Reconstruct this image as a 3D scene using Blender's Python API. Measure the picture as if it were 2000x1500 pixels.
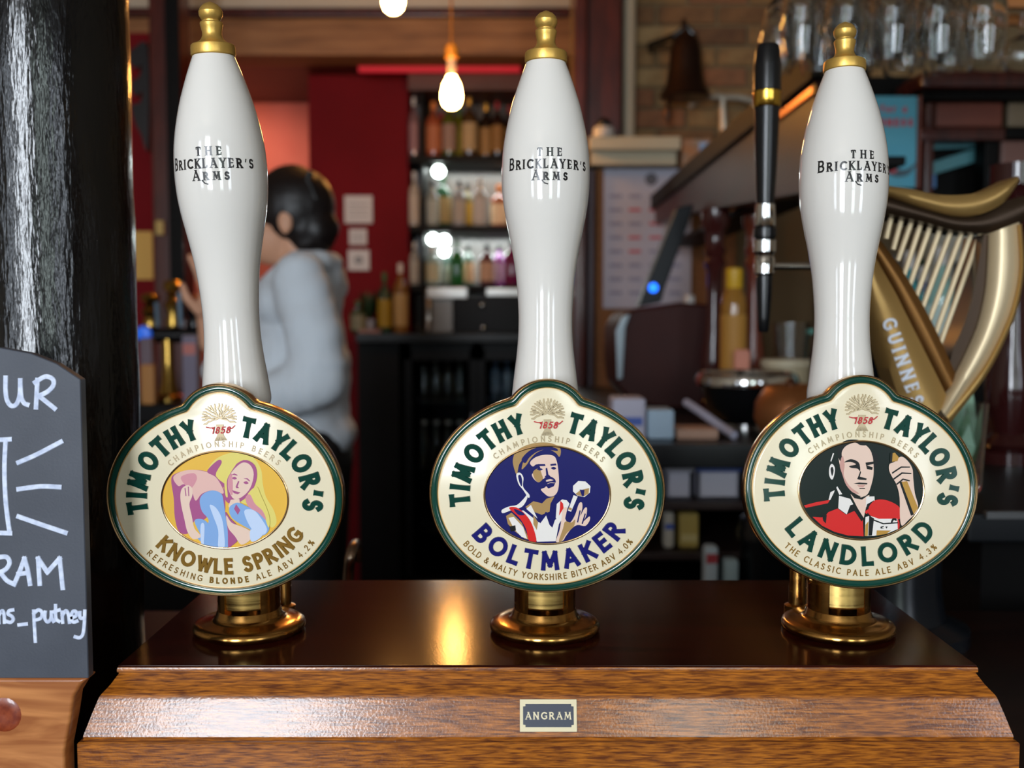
import bpy, bmesh, math, random
from mathutils import Vector, Matrix

random.seed(7)
scene = bpy.context.scene
for o in list(bpy.data.objects):
    bpy.data.objects.remove(o)
COL = scene.collection
pi = math.pi

# ------------------------------------------------------------------ camera
F = 1950.0                                   # focal length in pixels of the 2000 x 1500 frame
PITCH = math.atan(120.0 / F)
CAM = Vector((0, 0, 1.29))
ZT = 1.114                                   # top of the pump box above the floor
cd = bpy.data.cameras.new('camera')
cam = bpy.data.objects.new('camera', cd)
COL.objects.link(cam)
cam.location = CAM
cam.rotation_euler = (pi / 2 - PITCH, 0, 0)
cd.sensor_width = 36
cd.lens = 36 * F / 2000
cd.clip_start = 0.02
cd.dof.use_dof = True
cd.dof.focus_distance = 0.530
cd.dof.aperture_fstop = 7.6
scene.camera = cam
vs = scene.view_settings
vs.view_transform = 'Standard'
vs.look = 'None'
vs.gamma = 1
vs.use_curve_mapping = False
vs.exposure = 0.0

# ------------------------------------------------------------------ daylight
world = bpy.data.worlds.new('world')
scene.world = world
world.use_nodes = True
world.node_tree.nodes['Background'].inputs[0].default_value = (0.55, 0.72, 1.0, 1)
world.node_tree.nodes['Background'].inputs[1].default_value = 2.0
YF = -2.30                                   # inner face of the street wall behind the camera
# street windows: centre x, width, sill z, head z, daylight strength
WINDOWS = [(-2.15, 0.55, 0.95, 2.35, 0.5), (-0.90, 0.70, 0.95, 2.40, 2.2),
           (0.60, 0.45, 0.95, 2.35, 0.55), (1.85, 0.55, 0.95, 2.35, 0.6)]
DAY = 42.0
for wx, ww, z0, z1, k in WINDOWS:
    L = bpy.data.lights.new('window_daylight', 'AREA')
    L.shape = 'RECTANGLE'
    L.size = ww
    L.size_y = z1 - z0
    L.energy = DAY * k * ww * (z1 - z0)
    L.color = (0.86, 0.93, 1.0) if k != 0.55 else (0.86, 1.0, 0.9)   # the third looks onto trees
    lo = bpy.data.objects.new('window_daylight', L)
    COL.objects.link(lo)
    lo.location = (wx, YF - 0.12, (z0 + z1) / 2)
    lo.rotation_euler = (pi / 2, 0, 0)     # shines towards +y, into the room
    lo['kind'] = 'helper'

# ------------------------------------------------------------------ helpers
def W(px, py, d):
    """point of the vertical plane y = d seen at pixel (px, py)"""
    r = (px - 1000) / F
    u = (750 - py) / F
    cp, sp = math.cos(PITCH), math.sin(PITCH)
    dx, dy, dz = r, cp + u * sp, -sp + u * cp
    t = d / dy
    return Vector((dx * t, d, CAM.z + dz * t))

def lin(c):
    out = []
    for v in c[:3]:
        v = v / 255.0
        out.append(v / 12.92 if v <= 0.04045 else ((v + 0.055) / 1.055) ** 2.4)
    return tuple(out) + (1.0,)

MATS = {}
def mat(name, col=(128, 128, 128), rough=0.5, metal=0.0, col2=None, ns=(5, 5, 5), det=4.0, ramp=(0.35, 0.65),
        bump=None, coat=0.0, emit=None, es=0.0, trans=0.0, spec=0.5, ior=1.45, rnoise=None, dist=0.0, alpha=1.0, ctint=None):
    if name in MATS:
        return MATS[name]
    m = bpy.data.materials.new(name)
    m.use_nodes = True
    nt = m.node_tree
    b = nt.nodes['Principled BSDF']
    b.inputs['Base Color'].default_value = lin(col)
    b.inputs['Roughness'].default_value = rough
    b.inputs['Metallic'].default_value = metal
    b.inputs['Specular IOR Level'].default_value = spec
    b.inputs['IOR'].default_value = ior
    b.inputs['Coat Weight'].default_value = coat
    b.inputs['Coat Roughness'].default_value = 0.08
    b.inputs['Transmission Weight'].default_value = trans
    b.inputs['Alpha'].default_value = alpha
    if emit:
        b.inputs['Emission Color'].default_value = lin(emit)
        b.inputs['Emission Strength'].default_value = es
    tc = None
    def coords(scale):
        nonlocal tc
        if tc is None:
            tc = nt.nodes.new('ShaderNodeTexCoord')
        mp = nt.nodes.new('ShaderNodeMapping')
        mp.inputs['Scale'].default_value = scale
        nt.links.new(tc.outputs['Object'], mp.inputs['Vector'])
        return mp.outputs['Vector']
    if col2:
        n = nt.nodes.new('ShaderNodeTexNoise')
        n.inputs['Scale'].default_value = 1
        n.inputs['Detail'].default_value = det
        n.inputs['Distortion'].default_value = dist
        nt.links.new(coords(ns), n.inputs['Vector'])
        r = nt.nodes.new('ShaderNodeValToRGB')
        r.color_ramp.elements[0].position = ramp[0]
        r.color_ramp.elements[1].position = ramp[1]
        r.color_ramp.elements[0].color = lin(col)
        r.color_ramp.elements[1].color = lin(col2)
        nt.links.new(n.outputs['Fac'], r.inputs['Fac'])
        nt.links.new(r.outputs['Color'], b.inputs['Base Color'])
    if rnoise:
        n = nt.nodes.new('ShaderNodeTexNoise')
        n.inputs['Scale'].default_value = 1
        nt.links.new(coords(rnoise[0]), n.inputs['Vector'])
        mr = nt.nodes.new('ShaderNodeMapRange')
        mr.inputs['From Min'].default_value = 0.3
        mr.inputs['From Max'].default_value = 0.7
        mr.inputs['To Min'].default_value = rnoise[1]
        mr.inputs['To Max'].default_value = rnoise[2]
        nt.links.new(n.outputs['Fac'], mr.inputs['Value'])
        nt.links.new(mr.outputs['Result'], b.inputs['Roughness'])
    if bump:
        n = nt.nodes.new('ShaderNodeTexNoise')
        n.inputs['Scale'].default_value = 1
        n.inputs['Detail'].default_value = 3
        nt.links.new(coords(bump[0]), n.inputs['Vector'])
        bp = nt.nodes.new('ShaderNodeBump')
        bp.inputs['Strength'].default_value = bump[1]
        bp.inputs['Distance'].default_value = bump[2] if len(bump) > 2 else 0.001
        nt.links.new(n.outputs['Fac'], bp.inputs['Height'])
        nt.links.new(bp.outputs['Normal'], b.inputs['Normal'])
        if coat:
            nt.links.new(bp.outputs['Normal'], b.inputs['Coat Normal'])
    MATS[name] = m
    return m

def catmull(pts, n=4, closed=True):
    out = []
    N = len(pts)
    for i in range(N if closed else N - 1):
        if closed:
            p = [Vector(pts[(i + k - 1) % N]) for k in range(4)]
        else:
            p = [Vector(pts[min(max(i + k - 1, 0), N - 1)]) for k in range(4)]
        for j in range(n):
            t = j / n
            out.append(0.5 * ((2 * p[1]) + (p[2] - p[0]) * t + (2 * p[0] - 5 * p[1] + 4 * p[2] - p[3]) * t * t
                              + (3 * p[1] - p[0] - 3 * p[2] + p[3]) * t ** 3))
    if not closed:
        out.append(Vector(pts[-1]))
    return out

ORG = {}
class MB:
    def __init__(self):
        self.v, self.f, self.m = [], [], []
    def add(self, vs, fs, mi=0, M=None):
        k = len(self.v)
        for p in vs:
            p = Vector(p)
            self.v.append(M @ p if M is not None else p)
        for f in fs:
            self.f.append([k + i for i in f])
            self.m.append(mi)
        return self
    def box(self, c, s, mi=0, M=None):
        x, y, z = c
        a, b, h = s[0] / 2, s[1] / 2, s[2] / 2
        vs = [(x + i * a, y + j * b, z + k * h) for k in (-1, 1) for j in (-1, 1) for i in (-1, 1)]
        return self.add(vs, [(0, 2, 3, 1), (4, 5, 7, 6), (0, 1, 5, 4), (2, 6, 7, 3), (0, 4, 6, 2), (1, 3, 7, 5)], mi, M)
    def span(self, x0, x1, y0, y1, z0, z1, mi=0, M=None):
        return self.box(((x0 + x1) / 2, (y0 + y1) / 2, (z0 + z1) / 2), (abs(x1 - x0), abs(y1 - y0), abs(z1 - z0)), mi, M)
    def lathe(self, prof, seg=24, c=(0, 0, 0), mi=0, M=None, a0=0.0, a1=2 * pi, cap=True):
        full = abs(a1 - a0 - 2 * pi) < 1e-6
        n = seg if full else seg + 1
        vs = []
        for r, z in prof:
            for i in range(n):
                a = a0 + (a1 - a0) * i / seg
                vs.append((c[0] + r * math.cos(a), c[1] + r * math.sin(a), c[2] + z))
        fs = []
        for j in range(len(prof) - 1):
            for i in range(seg):
                i2 = (i + 1) % n
                fs.append((j * n + i, j * n + i2, (j + 1) * n + i2, (j + 1) * n + i))
        if full and cap:
            if prof[0][0] > 1e-5:
                fs.append(tuple(reversed(range(n))))
            if prof[-1][0] > 1e-5:
                fs.append(tuple((len(prof) - 1) * n + i for i in range(n)))
        return self.add(vs, fs, mi, M)
    def tube(self, pts, r, seg=10, mi=0, M=None, flat=1.0):
        pts = [Vector(p) for p in pts]
        N = len(pts)
        rs = r if isinstance(r, (list, tuple)) else [r] * N
        vs = []
        prev = None
        for i, p in enumerate(pts):
            t = (pts[min(i + 1, N - 1)] - pts[max(i - 1, 0)]).normalized()
            if prev is None:
                up = Vector((0, 0, 1)) if abs(t.z) < 0.9 else Vector((0, 1, 0))
                nrm = t.cross(up).normalized()
            else:
                nrm = (prev - t * prev.dot(t)).normalized()
            prev = nrm
            bn = t.cross(nrm)
            for k in range(seg):
                a = 2 * pi * k / seg
                vs.append(p + (nrm * math.cos(a) + bn * math.sin(a) * flat) * rs[i])
        fs = [(i * seg + k, i * seg + (k + 1) % seg, (i + 1) * seg + (k + 1) % seg, (i + 1) * seg + k)
              for i in range(N - 1) for k in range(seg)]
        fs.append(tuple(reversed(range(seg))))
        fs.append(tuple((N - 1) * seg + k for k in range(seg)))
        return self.add(vs, fs, mi, M)
    def ball(self, c, r, seg=16, rings=10, mi=0, M=None):
        if not isinstance(r, (tuple, list)):
            r = (r, r, r)
        vs = [(c[0], c[1], c[2] - r[2])]
        for j in range(1, rings):
            b = -pi / 2 + pi * j / rings
            for i in range(seg):
                a = 2 * pi * i / seg
                vs.append((c[0] + r[0] * math.cos(a) * math.cos(b), c[1] + r[1] * math.sin(a) * math.cos(b), c[2] + r[2] * math.sin(b)))
        vs.append((c[0], c[1], c[2] + r[2]))
        fs = [(0, 1 + (i + 1) % seg, 1 + i) for i in range(seg)]
        for j in range(rings - 2):
            for i in range(seg):
                p, q = 1 + j * seg + i, 1 + j * seg + (i + 1) % seg
                fs.append((p, q, q + seg, p + seg))
        k = 1 + (rings - 2) * seg
        fs += [(k + i, k + (i + 1) % seg, len(vs) - 1) for i in range(seg)]
        return self.add(vs, fs, mi, M)
    def prism(self, poly, fn0, fn1, mi=0, ms=None):
        """poly: 2D outline (ccw); fn0/fn1 map (x, y) to the back and the front face"""
        n = len(poly)
        vs = [fn0(p[0], p[1]) for p in poly] + [fn1(p[0], p[1]) for p in poly]
        self.add(vs, [tuple(reversed(range(n))), tuple(range(n, 2 * n))], mi)
        k = len(self.v) - 2 * n
        for i in range(n):
            j = (i + 1) % n
            self.f.append([k + i, k + j, k + n + j, k + n + i])
            self.m.append(mi if ms is None else ms)
        return self
    def build(self, name, mats, parent=None, smooth=35, bev=0.0, bseg=2, label=None, cat=None, group=None, kind=None):
        org = ORG.get(parent.name, Vector((0, 0, 0))) if parent else Vector((0, 0, 0))
        me = bpy.data.meshes.new(name)
        me.from_pydata([p - org for p in self.v], [], self.f)
        if not isinstance(mats, (list, tuple)):
            mats = [mats]
        for m in mats:
            me.materials.append(m)
        me.polygons.foreach_set('material_index', self.m)
        bm = bmesh.new()
        bm.from_mesh(me)
        if bev:
            es = [e for e in bm.edges if len(e.link_faces) == 2 and e.calc_face_angle(0) > 0.6]
            bmesh.ops.bevel(bm, geom=es, offset=bev, segments=bseg, affect='EDGES', profile=0.5, clamp_overlap=True)
        bmesh.ops.recalc_face_normals(bm, faces=bm.faces)
        bm.to_mesh(me)
        bm.free()
        if smooth:
            me.polygons.foreach_set('use_smooth', [True] * len(me.polygons))
            me.set_sharp_from_angle(angle=math.radians(smooth))
        me.update()
        o = bpy.data.objects.new(name, me)
        COL.objects.link(o)
        if parent:
            o.parent = parent
        ORG[o.name] = org
        if bev and smooth:                      # keep the broad faces optically flat beside their rounded edges
            wn = o.modifiers.new('weighted', 'WEIGHTED_NORMAL')
            wn.keep_sharp = True
        return tag(o, label, cat, group, kind)

def tag(o, label=None, cat=None, group=None, kind=None):
    if label: o['label'] = label
    if cat: o['category'] = cat
    if group: o['group'] = group
    if kind: o['kind'] = kind
    return o

def thing(name, label, cat, loc, group=None):
    o = bpy.data.objects.new(name, None)
    COL.objects.link(o)
    o.location = loc
    o.empty_display_size = 0.05
    ORG[o.name] = Vector(loc)
    return tag(o, label, cat, group)

# ------------------------------------------------------------------ lettering: letters built from strokes
def arc(cx, cy, rx, ry, a0, a1, n=10):
    return [(cx + rx * math.cos(math.radians(a0 + (a1 - a0) * i / n)), cy + ry * math.sin(math.radians(a0 + (a1 - a0) * i / n)))
            for i in range(n + 1)]
GL = {
 'A': (.74, [[(0, 0), (.37, 1)], [(.37, 1), (.74, 0)], [(.13, .3), (.61, .3)]]),
 'B': (.56, [[(0, 0), (0, 1)], [(0, 1), (.28, 1)] + arc(.28, .76, .22, .24, 90, -90, 8) + [(0, .52)],
             [(0, .52), (.3, .52)] + arc(.3, .26, .26, .26, 90, -90, 8) + [(0, 0)]]),
 'C': (.66, [arc(.46, .5, .46, .5, 55, 305, 14)]),
 'D': (.68, [[(0, 0), (0, 1)], [(0, 1), (.22, 1)] + arc(.22, .5, .46, .5, 90, -90, 12) + [(0, 0)]]),
 'E': (.46, [[(0, 0), (0, 1)], [(0, 1), (.46, 1)], [(0, .52), (.4, .52)], [(0, 0), (.46, 0)]]),
 'F': (.46, [[(0, 0), (0, 1)], [(0, 1), (.46, 1)], [(0, .5), (.4, .5)]]),
 'G': (.78, [arc(.46, .5, .46, .5, 50, 315, 14) + [(.78, .15), (.78, .45)], [(.78, .45), (.54, .45)]]),
 'H': (.62, [[(0, 0), (0, 1)], [(.62, 0), (.62, 1)], [(0, .52), (.62, .52)]]),
 'I': (.0, [[(0, 0), (0, 1)]]),
 'K': (.58, [[(0, 0), (0, 1)], [(.56, 1), (.02, .48)], [(.16, .6), (.6, 0)]]),
 'L': (.44, [[(0, 0), (0, 1)], [(0, 0), (.44, 0)]]),
 'M': (.86, [[(0, 0), (.1, 1)], [(.1, 1), (.43, .2)], [(.43, .2), (.76, 1)], [(.76, 1), (.86, 0)]]),
 'N': (.66, [[(0, 0), (0, 1)], [(0, 1), (.66, 0)], [(.66, 0), (.66, 1)]]),
 'O': (.9, [arc(.45, .5, .45, .5, 90, 450, 20)]),
 'P': (.52, [[(0, 0), (0, 1)], [(0, 1), (.26, 1)] + arc(.26, .73, .26, .27, 90, -90, 8) + [(0, .46)]]),
 'R': (.6, [[(0, 0), (0, 1)], [(0, 1), (.26, 1)] + arc(.26, .75, .24, .25, 90, -90, 8) + [(0, .5)], [(.22, .5), (.62, 0)]]),
 'S': (.5, [arc(.26, .75, .23, .25, 35, 250, 10) + arc(.24, .25, .26, .25, 70, -150, 12)]),
 'T': (.62, [[(.31, 0), (.31, 1)], [(0, 1), (.62, 1)]]),
 'U': (.62, [[(0, 1), (0, .32)] + arc(.31, .32, .31, .32, 180, 360, 10) + [(.62, 1)]]),
 'V': (.7, [[(0, 1), (.35, 0)], [(.35, 0), (.7, 1)]]),
 'W': (1.0, [[(0, 1), (.25, 0)], [(.25, 0), (.5, .85)], [(.5, .85), (.75, 0)], [(.75, 0), (1.0, 1)]]),
 'Y': (.64, [[(0, 1), (.32, .46)], [(.64, 1), (.32, .46)], [(.32, .46), (.32, 0)]]),
 '0': (.56, [arc(.28, .5, .28, .5, 90, 450, 18)]),
 '1': (.2, [[(0, .8), (.2, 1), (.2, 0)]]),
 '2': (.5, [arc(.25, .74, .24, .26, 160, -30, 9) + [(0, 0), (.5, 0)]]),
 '3': (.48, [arc(.22, .76, .23, .24, 150, -90, 9) + arc(.22, .26, .26, .26, 90, -150, 10)]),
 '4': (.6, [[(.45, 0), (.45, 1), (0, .3), (.6, .3)]]),
 '5': (.48, [[(.44, 1), (.08, 1), (.04, .58)] + arc(.22, .31, .26, .31, 120, -140, 10)]),
 '8': (.5, [arc(.25, .76, .21, .24, 270, -90, 12), arc(.25, .26, .25, .26, 90, -270, 12)]),
 '%': (.74, [[(.12, 0), (.6, 1)], arc(.14, .78, .13, .2, 0, 360, 8), arc(.6, .22, .13, .2, 0, 360, 8)]),
 '&': (.68, [[(.66, 0), (.16, .68)] + arc(.3, .8, .15, .2, 200, -20, 6) + [(.12, .42)] + arc(.26, .22, .26, .22, 150, 330, 7) + [(.66, .46)]]),
 '.': (.0, [[(0, 0), (0, .06)]]),
 "'": (.06, [[(.0, .7), (.09, 1)]]),
 ' ': (.3, []),
 'f': (.34, [[(.34, .9), (.24, 1), (.14, .9), (.14, 0)], [(0, .6), (.32, .6)]]),
 'o': (.42, [arc(.21, .32, .21, .32, 90, 450, 12)]),
 'r': (.3, [[(0, 0), (0, .62)], [(0, .42), (.12, .6), (.3, .6)]]),
 'a': (.4, [arc(.2, .3, .2, .3, 90, 450, 12), [(.4, .62), (.4, 0)]]),
}
NST = [0]
def stroke(mb, pts, w, fn, h0=0.0, h1=0.0, ch=0.0, mi=0, flare=0.0, cap=True, sub=1):
    """raised ribbon along a 2D polyline; fn(x, y, h) maps it into the scene"""
    NST[0] = (NST[0] + 1) % 7              # neighbouring strokes differ by microns so that no two tops coincide
    if h0 != h1:
        h1 = h1 + NST[0] * 0.000006
    pts = [Vector((p[0], p[1])) for p in pts]
    pts = [p for i, p in enumerate(pts) if i == 0 or (p - pts[i - 1]).length > w * 1e-3]
    closed = (pts[0] - pts[-1]).length < 1e-6 and len(pts) > 3
    if closed:
        pts = pts[:-1]
    elif cap:
        a = (pts[0] - pts[1]).normalized() * w * 0.5
        b = (pts[-1] - pts[-2]).normalized() * w * 0.5
        pts[0] = pts[0] + a
        pts[-1] = pts[-1] + b
    straight = len(pts) == 2
    if flare > 0 and straight:
        sub = 6
    if sub > 1:
        q = []
        for i in range(len(pts) if closed else len(pts) - 1):
            a, b = pts[i], pts[(i + 1) % len(pts)]
            q += [a + (b - a) * (k / sub) for k in range(sub)]
        if not closed:
            q.append(pts[-1])
        pts = q
    N = len(pts)
    rails = [[], [], [], []]
    for i, p in enumerate(pts):
        if closed:
            d0, d1 = (p - pts[i - 1]).normalized(), (pts[(i + 1) % N] - p).normalized()
        else:
            d0 = (p - pts[i - 1]).normalized() if i else (pts[1] - p).normalized()
            d1 = (pts[i + 1] - p).normalized() if i < N - 1 else d0
        t = (d0 + d1)
        t = t.normalized() if t.length > 1e-6 else d0
        n = Vector((-t.y, t.x))
        k = 1.0 / max(0.5, n.dot(Vector((-d0.y, d0.x))))
        ww = w * 0.5 * k
        if flare > 0 and not straight:
            ww *= 1 + flare * 0.1
        elif flare and not closed:
            s = abs(i / (N - 1) - 0.5) * 2
            ww *= 1 - flare * 0.15 + flare * 1.1 * abs(s) ** 2.5
        rails[0].append(fn(*(p + n * (ww + ch)), h0))
        rails[1].append(fn(*(p + n * ww), h1))
        rails[2].append(fn(*(p - n * ww), h1))
        rails[3].append(fn(*(p - n * (ww + ch)), h0))
    vs = rails[0] + rails[1] + rails[2] + rails[3]
    fs = []
    pairs = [(1, 2)] if h0 == h1 else [(0, 1), (1, 2), (2, 3)]
    for i in range(N if closed else N - 1):
        j = (i + 1) % N
        for a, b in pairs:
            fs.append((a * N + i, a * N + j, b * N + j, b * N + i))
    if not closed and h0 != h1:
        fs.append((0, N, 2 * N, 3 * N))
        fs.append((N - 1, 4 * N - 1, 3 * N - 1, 2 * N - 1))
    mb.add(vs, fs, mi)

def glyph(mb, c, h, w, put, sx=1.0, serif=0.0, **kw):
    """one letter of cap height h; put(x, y, hh) places letter space (x from the letter's own centre)"""
    gw, strokes = GL[c]
    adv = gw * (h - w) * sx + w
    for st in strokes:
        q = [((p[0] * (h - w) * sx + w / 2 - adv / 2), p[1] * (h - w) + w / 2) for p in st]
        thin = 1.0
        if serif:
            a, b = st[0], st[-1]
            if len(st) == 2 and (abs(a[1] - b[1]) < .05 or (b[0] > a[0]) == (b[1] > a[1]) and abs(a[0] - b[0]) > .05):
                thin = 0.6
        stroke(mb, q, w * thin, put, **kw)
        if serif:
            for e, p in ((q[0], st[0]), (q[-1], st[-1])):
                if len(st) == 2 and abs(st[0][0] - st[1][0]) < .6 and abs(st[0][1] - st[1][1]) > .4 and p[1] in (0, 1):
                    yy = -0 + w * .18 if p[1] == 0 else h - w * .18
                    stroke(mb, [(e[0] - w * serif, yy), (e[0] + w * serif, yy)], w * .36, put, cap=False, **kw)
                elif len(st) == 2 and abs(st[0][1] - st[1][1]) < .05 and abs(p[0] - (0 if p is st[0] else gw)) < .3 and c in 'ETLF':
                    if not (c in 'ELF' and p is st[0]):
                        s = -1 if p[1] > .6 else (1 if p[1] < .3 else 0)
                        if s:
                            stroke(mb, [(e[0], e[1]), (e[0] + .12 * w, e[1] + s * w * 1.1)], w * .45, put, cap=False, **kw)
    return adv

def advance(c, h, w, sx):
    return GL[c][0] * (h - w) * sx + w - (0.07 * h if c in 'LT' else 0.04 * h if c in 'AYV' else 0)

def text_line(mb, s, fn, x0, x1, y, h, w, sx=1.0, serif=0.0, sizes=None, ease=0.0, **kw):
    """text between x0 and x1 on a straight base line in fn's own plane"""
    hs = sizes or [h] * len(s)
    adv = [advance(c, hh, w, sx) if c != ' ' else .3 * hh for c, hh in zip(s, hs)]
    gap = (x1 - x0 - sum(adv)) / max(1, len(s) - 1)
    x = x0
    for c, a, hh in zip(s, adv, hs):
        cx = x + a / 2
        if c != ' ':
            glyph(mb, c, hh, w, lambda gx, gy, gh, cx=cx: fn(cx + gx, y + gy, gh), sx, serif, **kw)
        x += a + gap

def text_arc(mb, s, fn, a, b, cx, cy, t0, t1, h, w, bottom=False, sx=1.0, bold=None, **kw):
    """text along the ellipse (a, b) from angle t0 to t1; bottom=True sets letters upright under the centre"""
    n = 400
    P = []
    for i in range(n + 1):
        t = math.radians(t0 + (t1 - t0) * i / n)
        P.append(Vector((cx + a * math.cos(t), cy + b * math.sin(t))))
    Ls = [0.0]
    for i in range(n):
        Ls.append(Ls[-1] + (P[i + 1] - P[i]).length)
    ws = [w * (bold[1] if bold and bold[0][0] <= i < bold[0][1] else 1) for i in range(len(s))]
    adv = [advance(c, h, wi, sx) if c != ' ' else .28 * h for c, wi in zip(s, ws)]
    gap = (Ls[-1] - sum(adv)) / max(1, len(s) - 1)
    pos = 0.0
    for c, av, wi in zip(s, adv, ws):
        m = pos + av / 2
        pos += av + gap
        if c == ' ':
            continue
        i = min(range(n), key=lambda k: abs(Ls[k] - m))
        t = (P[i + 1] - P[max(i - 1, 0)]).normalized()
        up = Vector((-t.y, t.x))
        o = P[i]
        glyph(mb, c, h, wi, lambda gx, gy, gh, o=o, t=t, up=up: fn(*(o + t * gx + up * gy), gh), sx, **kw)

# ------------------------------------------------------------------ materials
M_PORC = mat('white_porcelain', (222, 217, 210), rough=0.07, coat=0.3, spec=0.55)
M_FERRULE = mat('satin_gold', (214, 172, 88), rough=0.38, metal=0.75, bump=((900, 900, 900), 0.15, 0.0003))
M_BRASS = mat('brass', (178, 132, 70), rough=0.2, metal=1.0, rnoise=((60, 60, 200), 0.13, 0.3))
M_BRASS_BR = mat('brushed_brass', (190, 158, 92), rough=0.34, metal=1.0, rnoise=((30, 30, 700), 0.25, 0.42))
M_GOLDRIM = mat('gilt_rim', (222, 190, 146), rough=0.2, metal=1.0)
M_GREEN = mat('bottle_green_enamel', (14, 62, 52), rough=0.12, coat=0.6)
M_CREAM = mat('cream_enamel', (230, 217, 186), rough=0.2, coat=0.35, spec=0.5)
M_BLACKINK = mat('black_ink', (34, 32, 32), rough=0.25)
M_GOLDTXT = mat('antique_gold_print', (140, 104, 38), rough=0.3, metal=0.6)
M_SILVERTXT = mat('dull_gilt_emboss', (176, 158, 128), rough=0.3, metal=0.75)
M_RED = mat('red_script', (190, 28, 36), rough=0.3)
M_NAVYTXT = mat('navy_enamel', (27, 29, 104), rough=0.15, coat=0.5)
M_DARK = mat('near_black', (10, 9, 9), rough=0.5)
M_TOPWOOD = mat('dark_mahogany_varnish', (34, 9, 5), rough=0.14, col2=(52, 15, 8), ns=(8, 90, 60), bump=((900, 900, 900), 0.05, 0.0003), spec=0.14)
M_AMBER = mat('amber_stained_wood', (92, 42, 8), rough=0.3, col2=(178, 104, 26), ns=(90, 1000, 1000), det=5, ramp=(0.36, 0.66), bump=((700, 900, 900), 0.2, 0.0004), coat=0.45, dist=0.4)
M_PINE = mat('varnished_pine', (150, 88, 46), rough=0.3, col2=(196, 130, 76), ns=(14, 30, 90), det=3, dist=1.5, coat=0.4)
M_BLACKPAINT = mat('thick_black_gloss_paint', (3, 3, 4), rough=0.17, bump=((340, 340, 60), 0.34, 0.0014), coat=0.25, spec=0.4)
M_SLATE = mat('chalkboard_grey', (66, 70, 80), rough=0.55, col2=(58, 62, 72), ns=(30, 30, 30), bump=((800, 800, 800), 0.15, 0.0004))
M_CHALK = mat('white_chalk_pen', (214, 222, 240), rough=0.7, col2=(180, 190, 215), ns=(300, 300, 300))
M_CHROME = mat('chrome', (210, 210, 208), rough=0.1, metal=1.0)
M_BLACKPLASTIC = mat('black_plastic', (14, 15, 17), rough=0.25)
M_MAROON = mat('maroon_stained_wood', (58, 22, 18), rough=0.3, col2=(80, 32, 24), ns=(60, 60, 8), coat=0.2)
M_BLACKWOOD = mat('black_stained_wood', (4, 4, 4), rough=0.55, col2=(8, 6, 5), ns=(6, 50, 50), spec=0.16)

# ------------------------------------------------------------------ the room
M_FLOOR = mat('dark_floorboards', (44, 30, 22), rough=0.5, col2=(60, 42, 30), ns=(2, 20, 2))
M_CEIL = mat('smoky_ceiling', (176, 160, 142), rough=0.8, col2=(164, 148, 130), ns=(2, 2, 2))
M_CREAMWALL = mat('cream_plaster', (196, 184, 164), rough=0.8)
M_REDWALL = mat('crimson_paint', (118, 14, 22), rough=0.75, col2=(110, 12, 20), ns=(4, 4, 4), spec=0.2)
M_CORAL = mat('coral_warm_lit', (188, 98, 84), rough=0.75, col2=(180, 88, 76), ns=(3, 3, 3), spec=0.2)  # warm lamp light on the red wall is put into this base colour
XL, XR, YB, ZC = -2.9, 2.9, 5.2, 2.62
MB().span(XL, XR, YF, YB, -0.05, 0).build('floor', M_FLOOR, kind='structure', label='dark wooden pub floor')
MB().span(XL, XR, YF, YB, ZC, ZC + 0.06).build('ceiling', M_CEIL, kind='structure', label='smoky pale ceiling above the bar')
MB().span(XL, XR, YB, YB + 0.06, 0, ZC).build('wall_back', M_REDWALL, kind='structure', label='red painted wall behind the back bar')
MB().span(XL - 0.06, XL, YF, YB, 0, ZC).build('wall_left', M_CREAMWALL, kind='structure', label='plain plaster side wall')
MB().span(XR, XR + 0.06, YF, YB, 0, ZC).build('wall_right', M_CREAMWALL, kind='structure', label='plain plaster side wall past the gantry')
# street wall with its windows
mb = MB()
xs = sorted([(wx - ww / 2, wx + ww / 2, z0, z1) for wx, ww, z0, z1, k in WINDOWS])
x = XL
for a, b, z0, z1 in xs:
    mb.span(x, a, YF - 0.12, YF, 0, ZC)
    mb.span(a, b, YF - 0.12, YF, 0, z0)
    mb.span(a, b, YF - 0.12, YF, z1, ZC)
    x = b
mb.span(x, XR, YF - 0.12, YF, 0, ZC)
mb.build('wall_front', M_CREAMWALL, kind='structure', label='plaster street wall with tall windows')
M_FRAME = mat('window_frame_paint', (60, 40, 34), rough=0.4)
for i, (a, b, z0, z1) in enumerate(xs):
    mb = MB()
    t = 0.025
    for (p, q, r, s) in ((a, a + t, z0, z1), (b - t, b, z0, z1), (a, b, z0, z0 + t), (a, b, z1 - t, z1), (a, b, (z0 + z1) / 2 - .015, (z0 + z1) / 2 + .015)):
        mb.span(p, q, YF - 0.09, YF - 0.04, r, s)
    mb.span((a + b) / 2 - .01, (a + b) / 2 + .01, YF - 0.085, YF - 0.045, z0, z1)
    mb.build('window_%d' % (i + 1), M_FRAME, kind='structure', label='tall street window with dark glazing bars')

# ------------------------------------------------------------------ front counter, pump box, pine ledge, column, chalkboard
ZCOUNT = ZT - 0.11
M_COUNTER = mat('dark_bar_top', (26, 15, 12), rough=0.3, col2=(36, 20, 15), ns=(6, 60, 60))
ct = thing('bar_counter', 'dark wooden bar counter carrying the pump box', 'counter', (0, 0.7, 0))
mb = MB()
mb.span(-1.6, 1.5, 0.30, 0.98, ZCOUNT - 0.05, ZCOUNT)
mb.build('worktop', M_COUNTER, ct, bev=0.004)
MB().span(-1.6, 1.5, 0.40, 0.90, 0, ZCOUNT - 0.05).build('front_panel', M_BLACKWOOD, ct)

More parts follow.
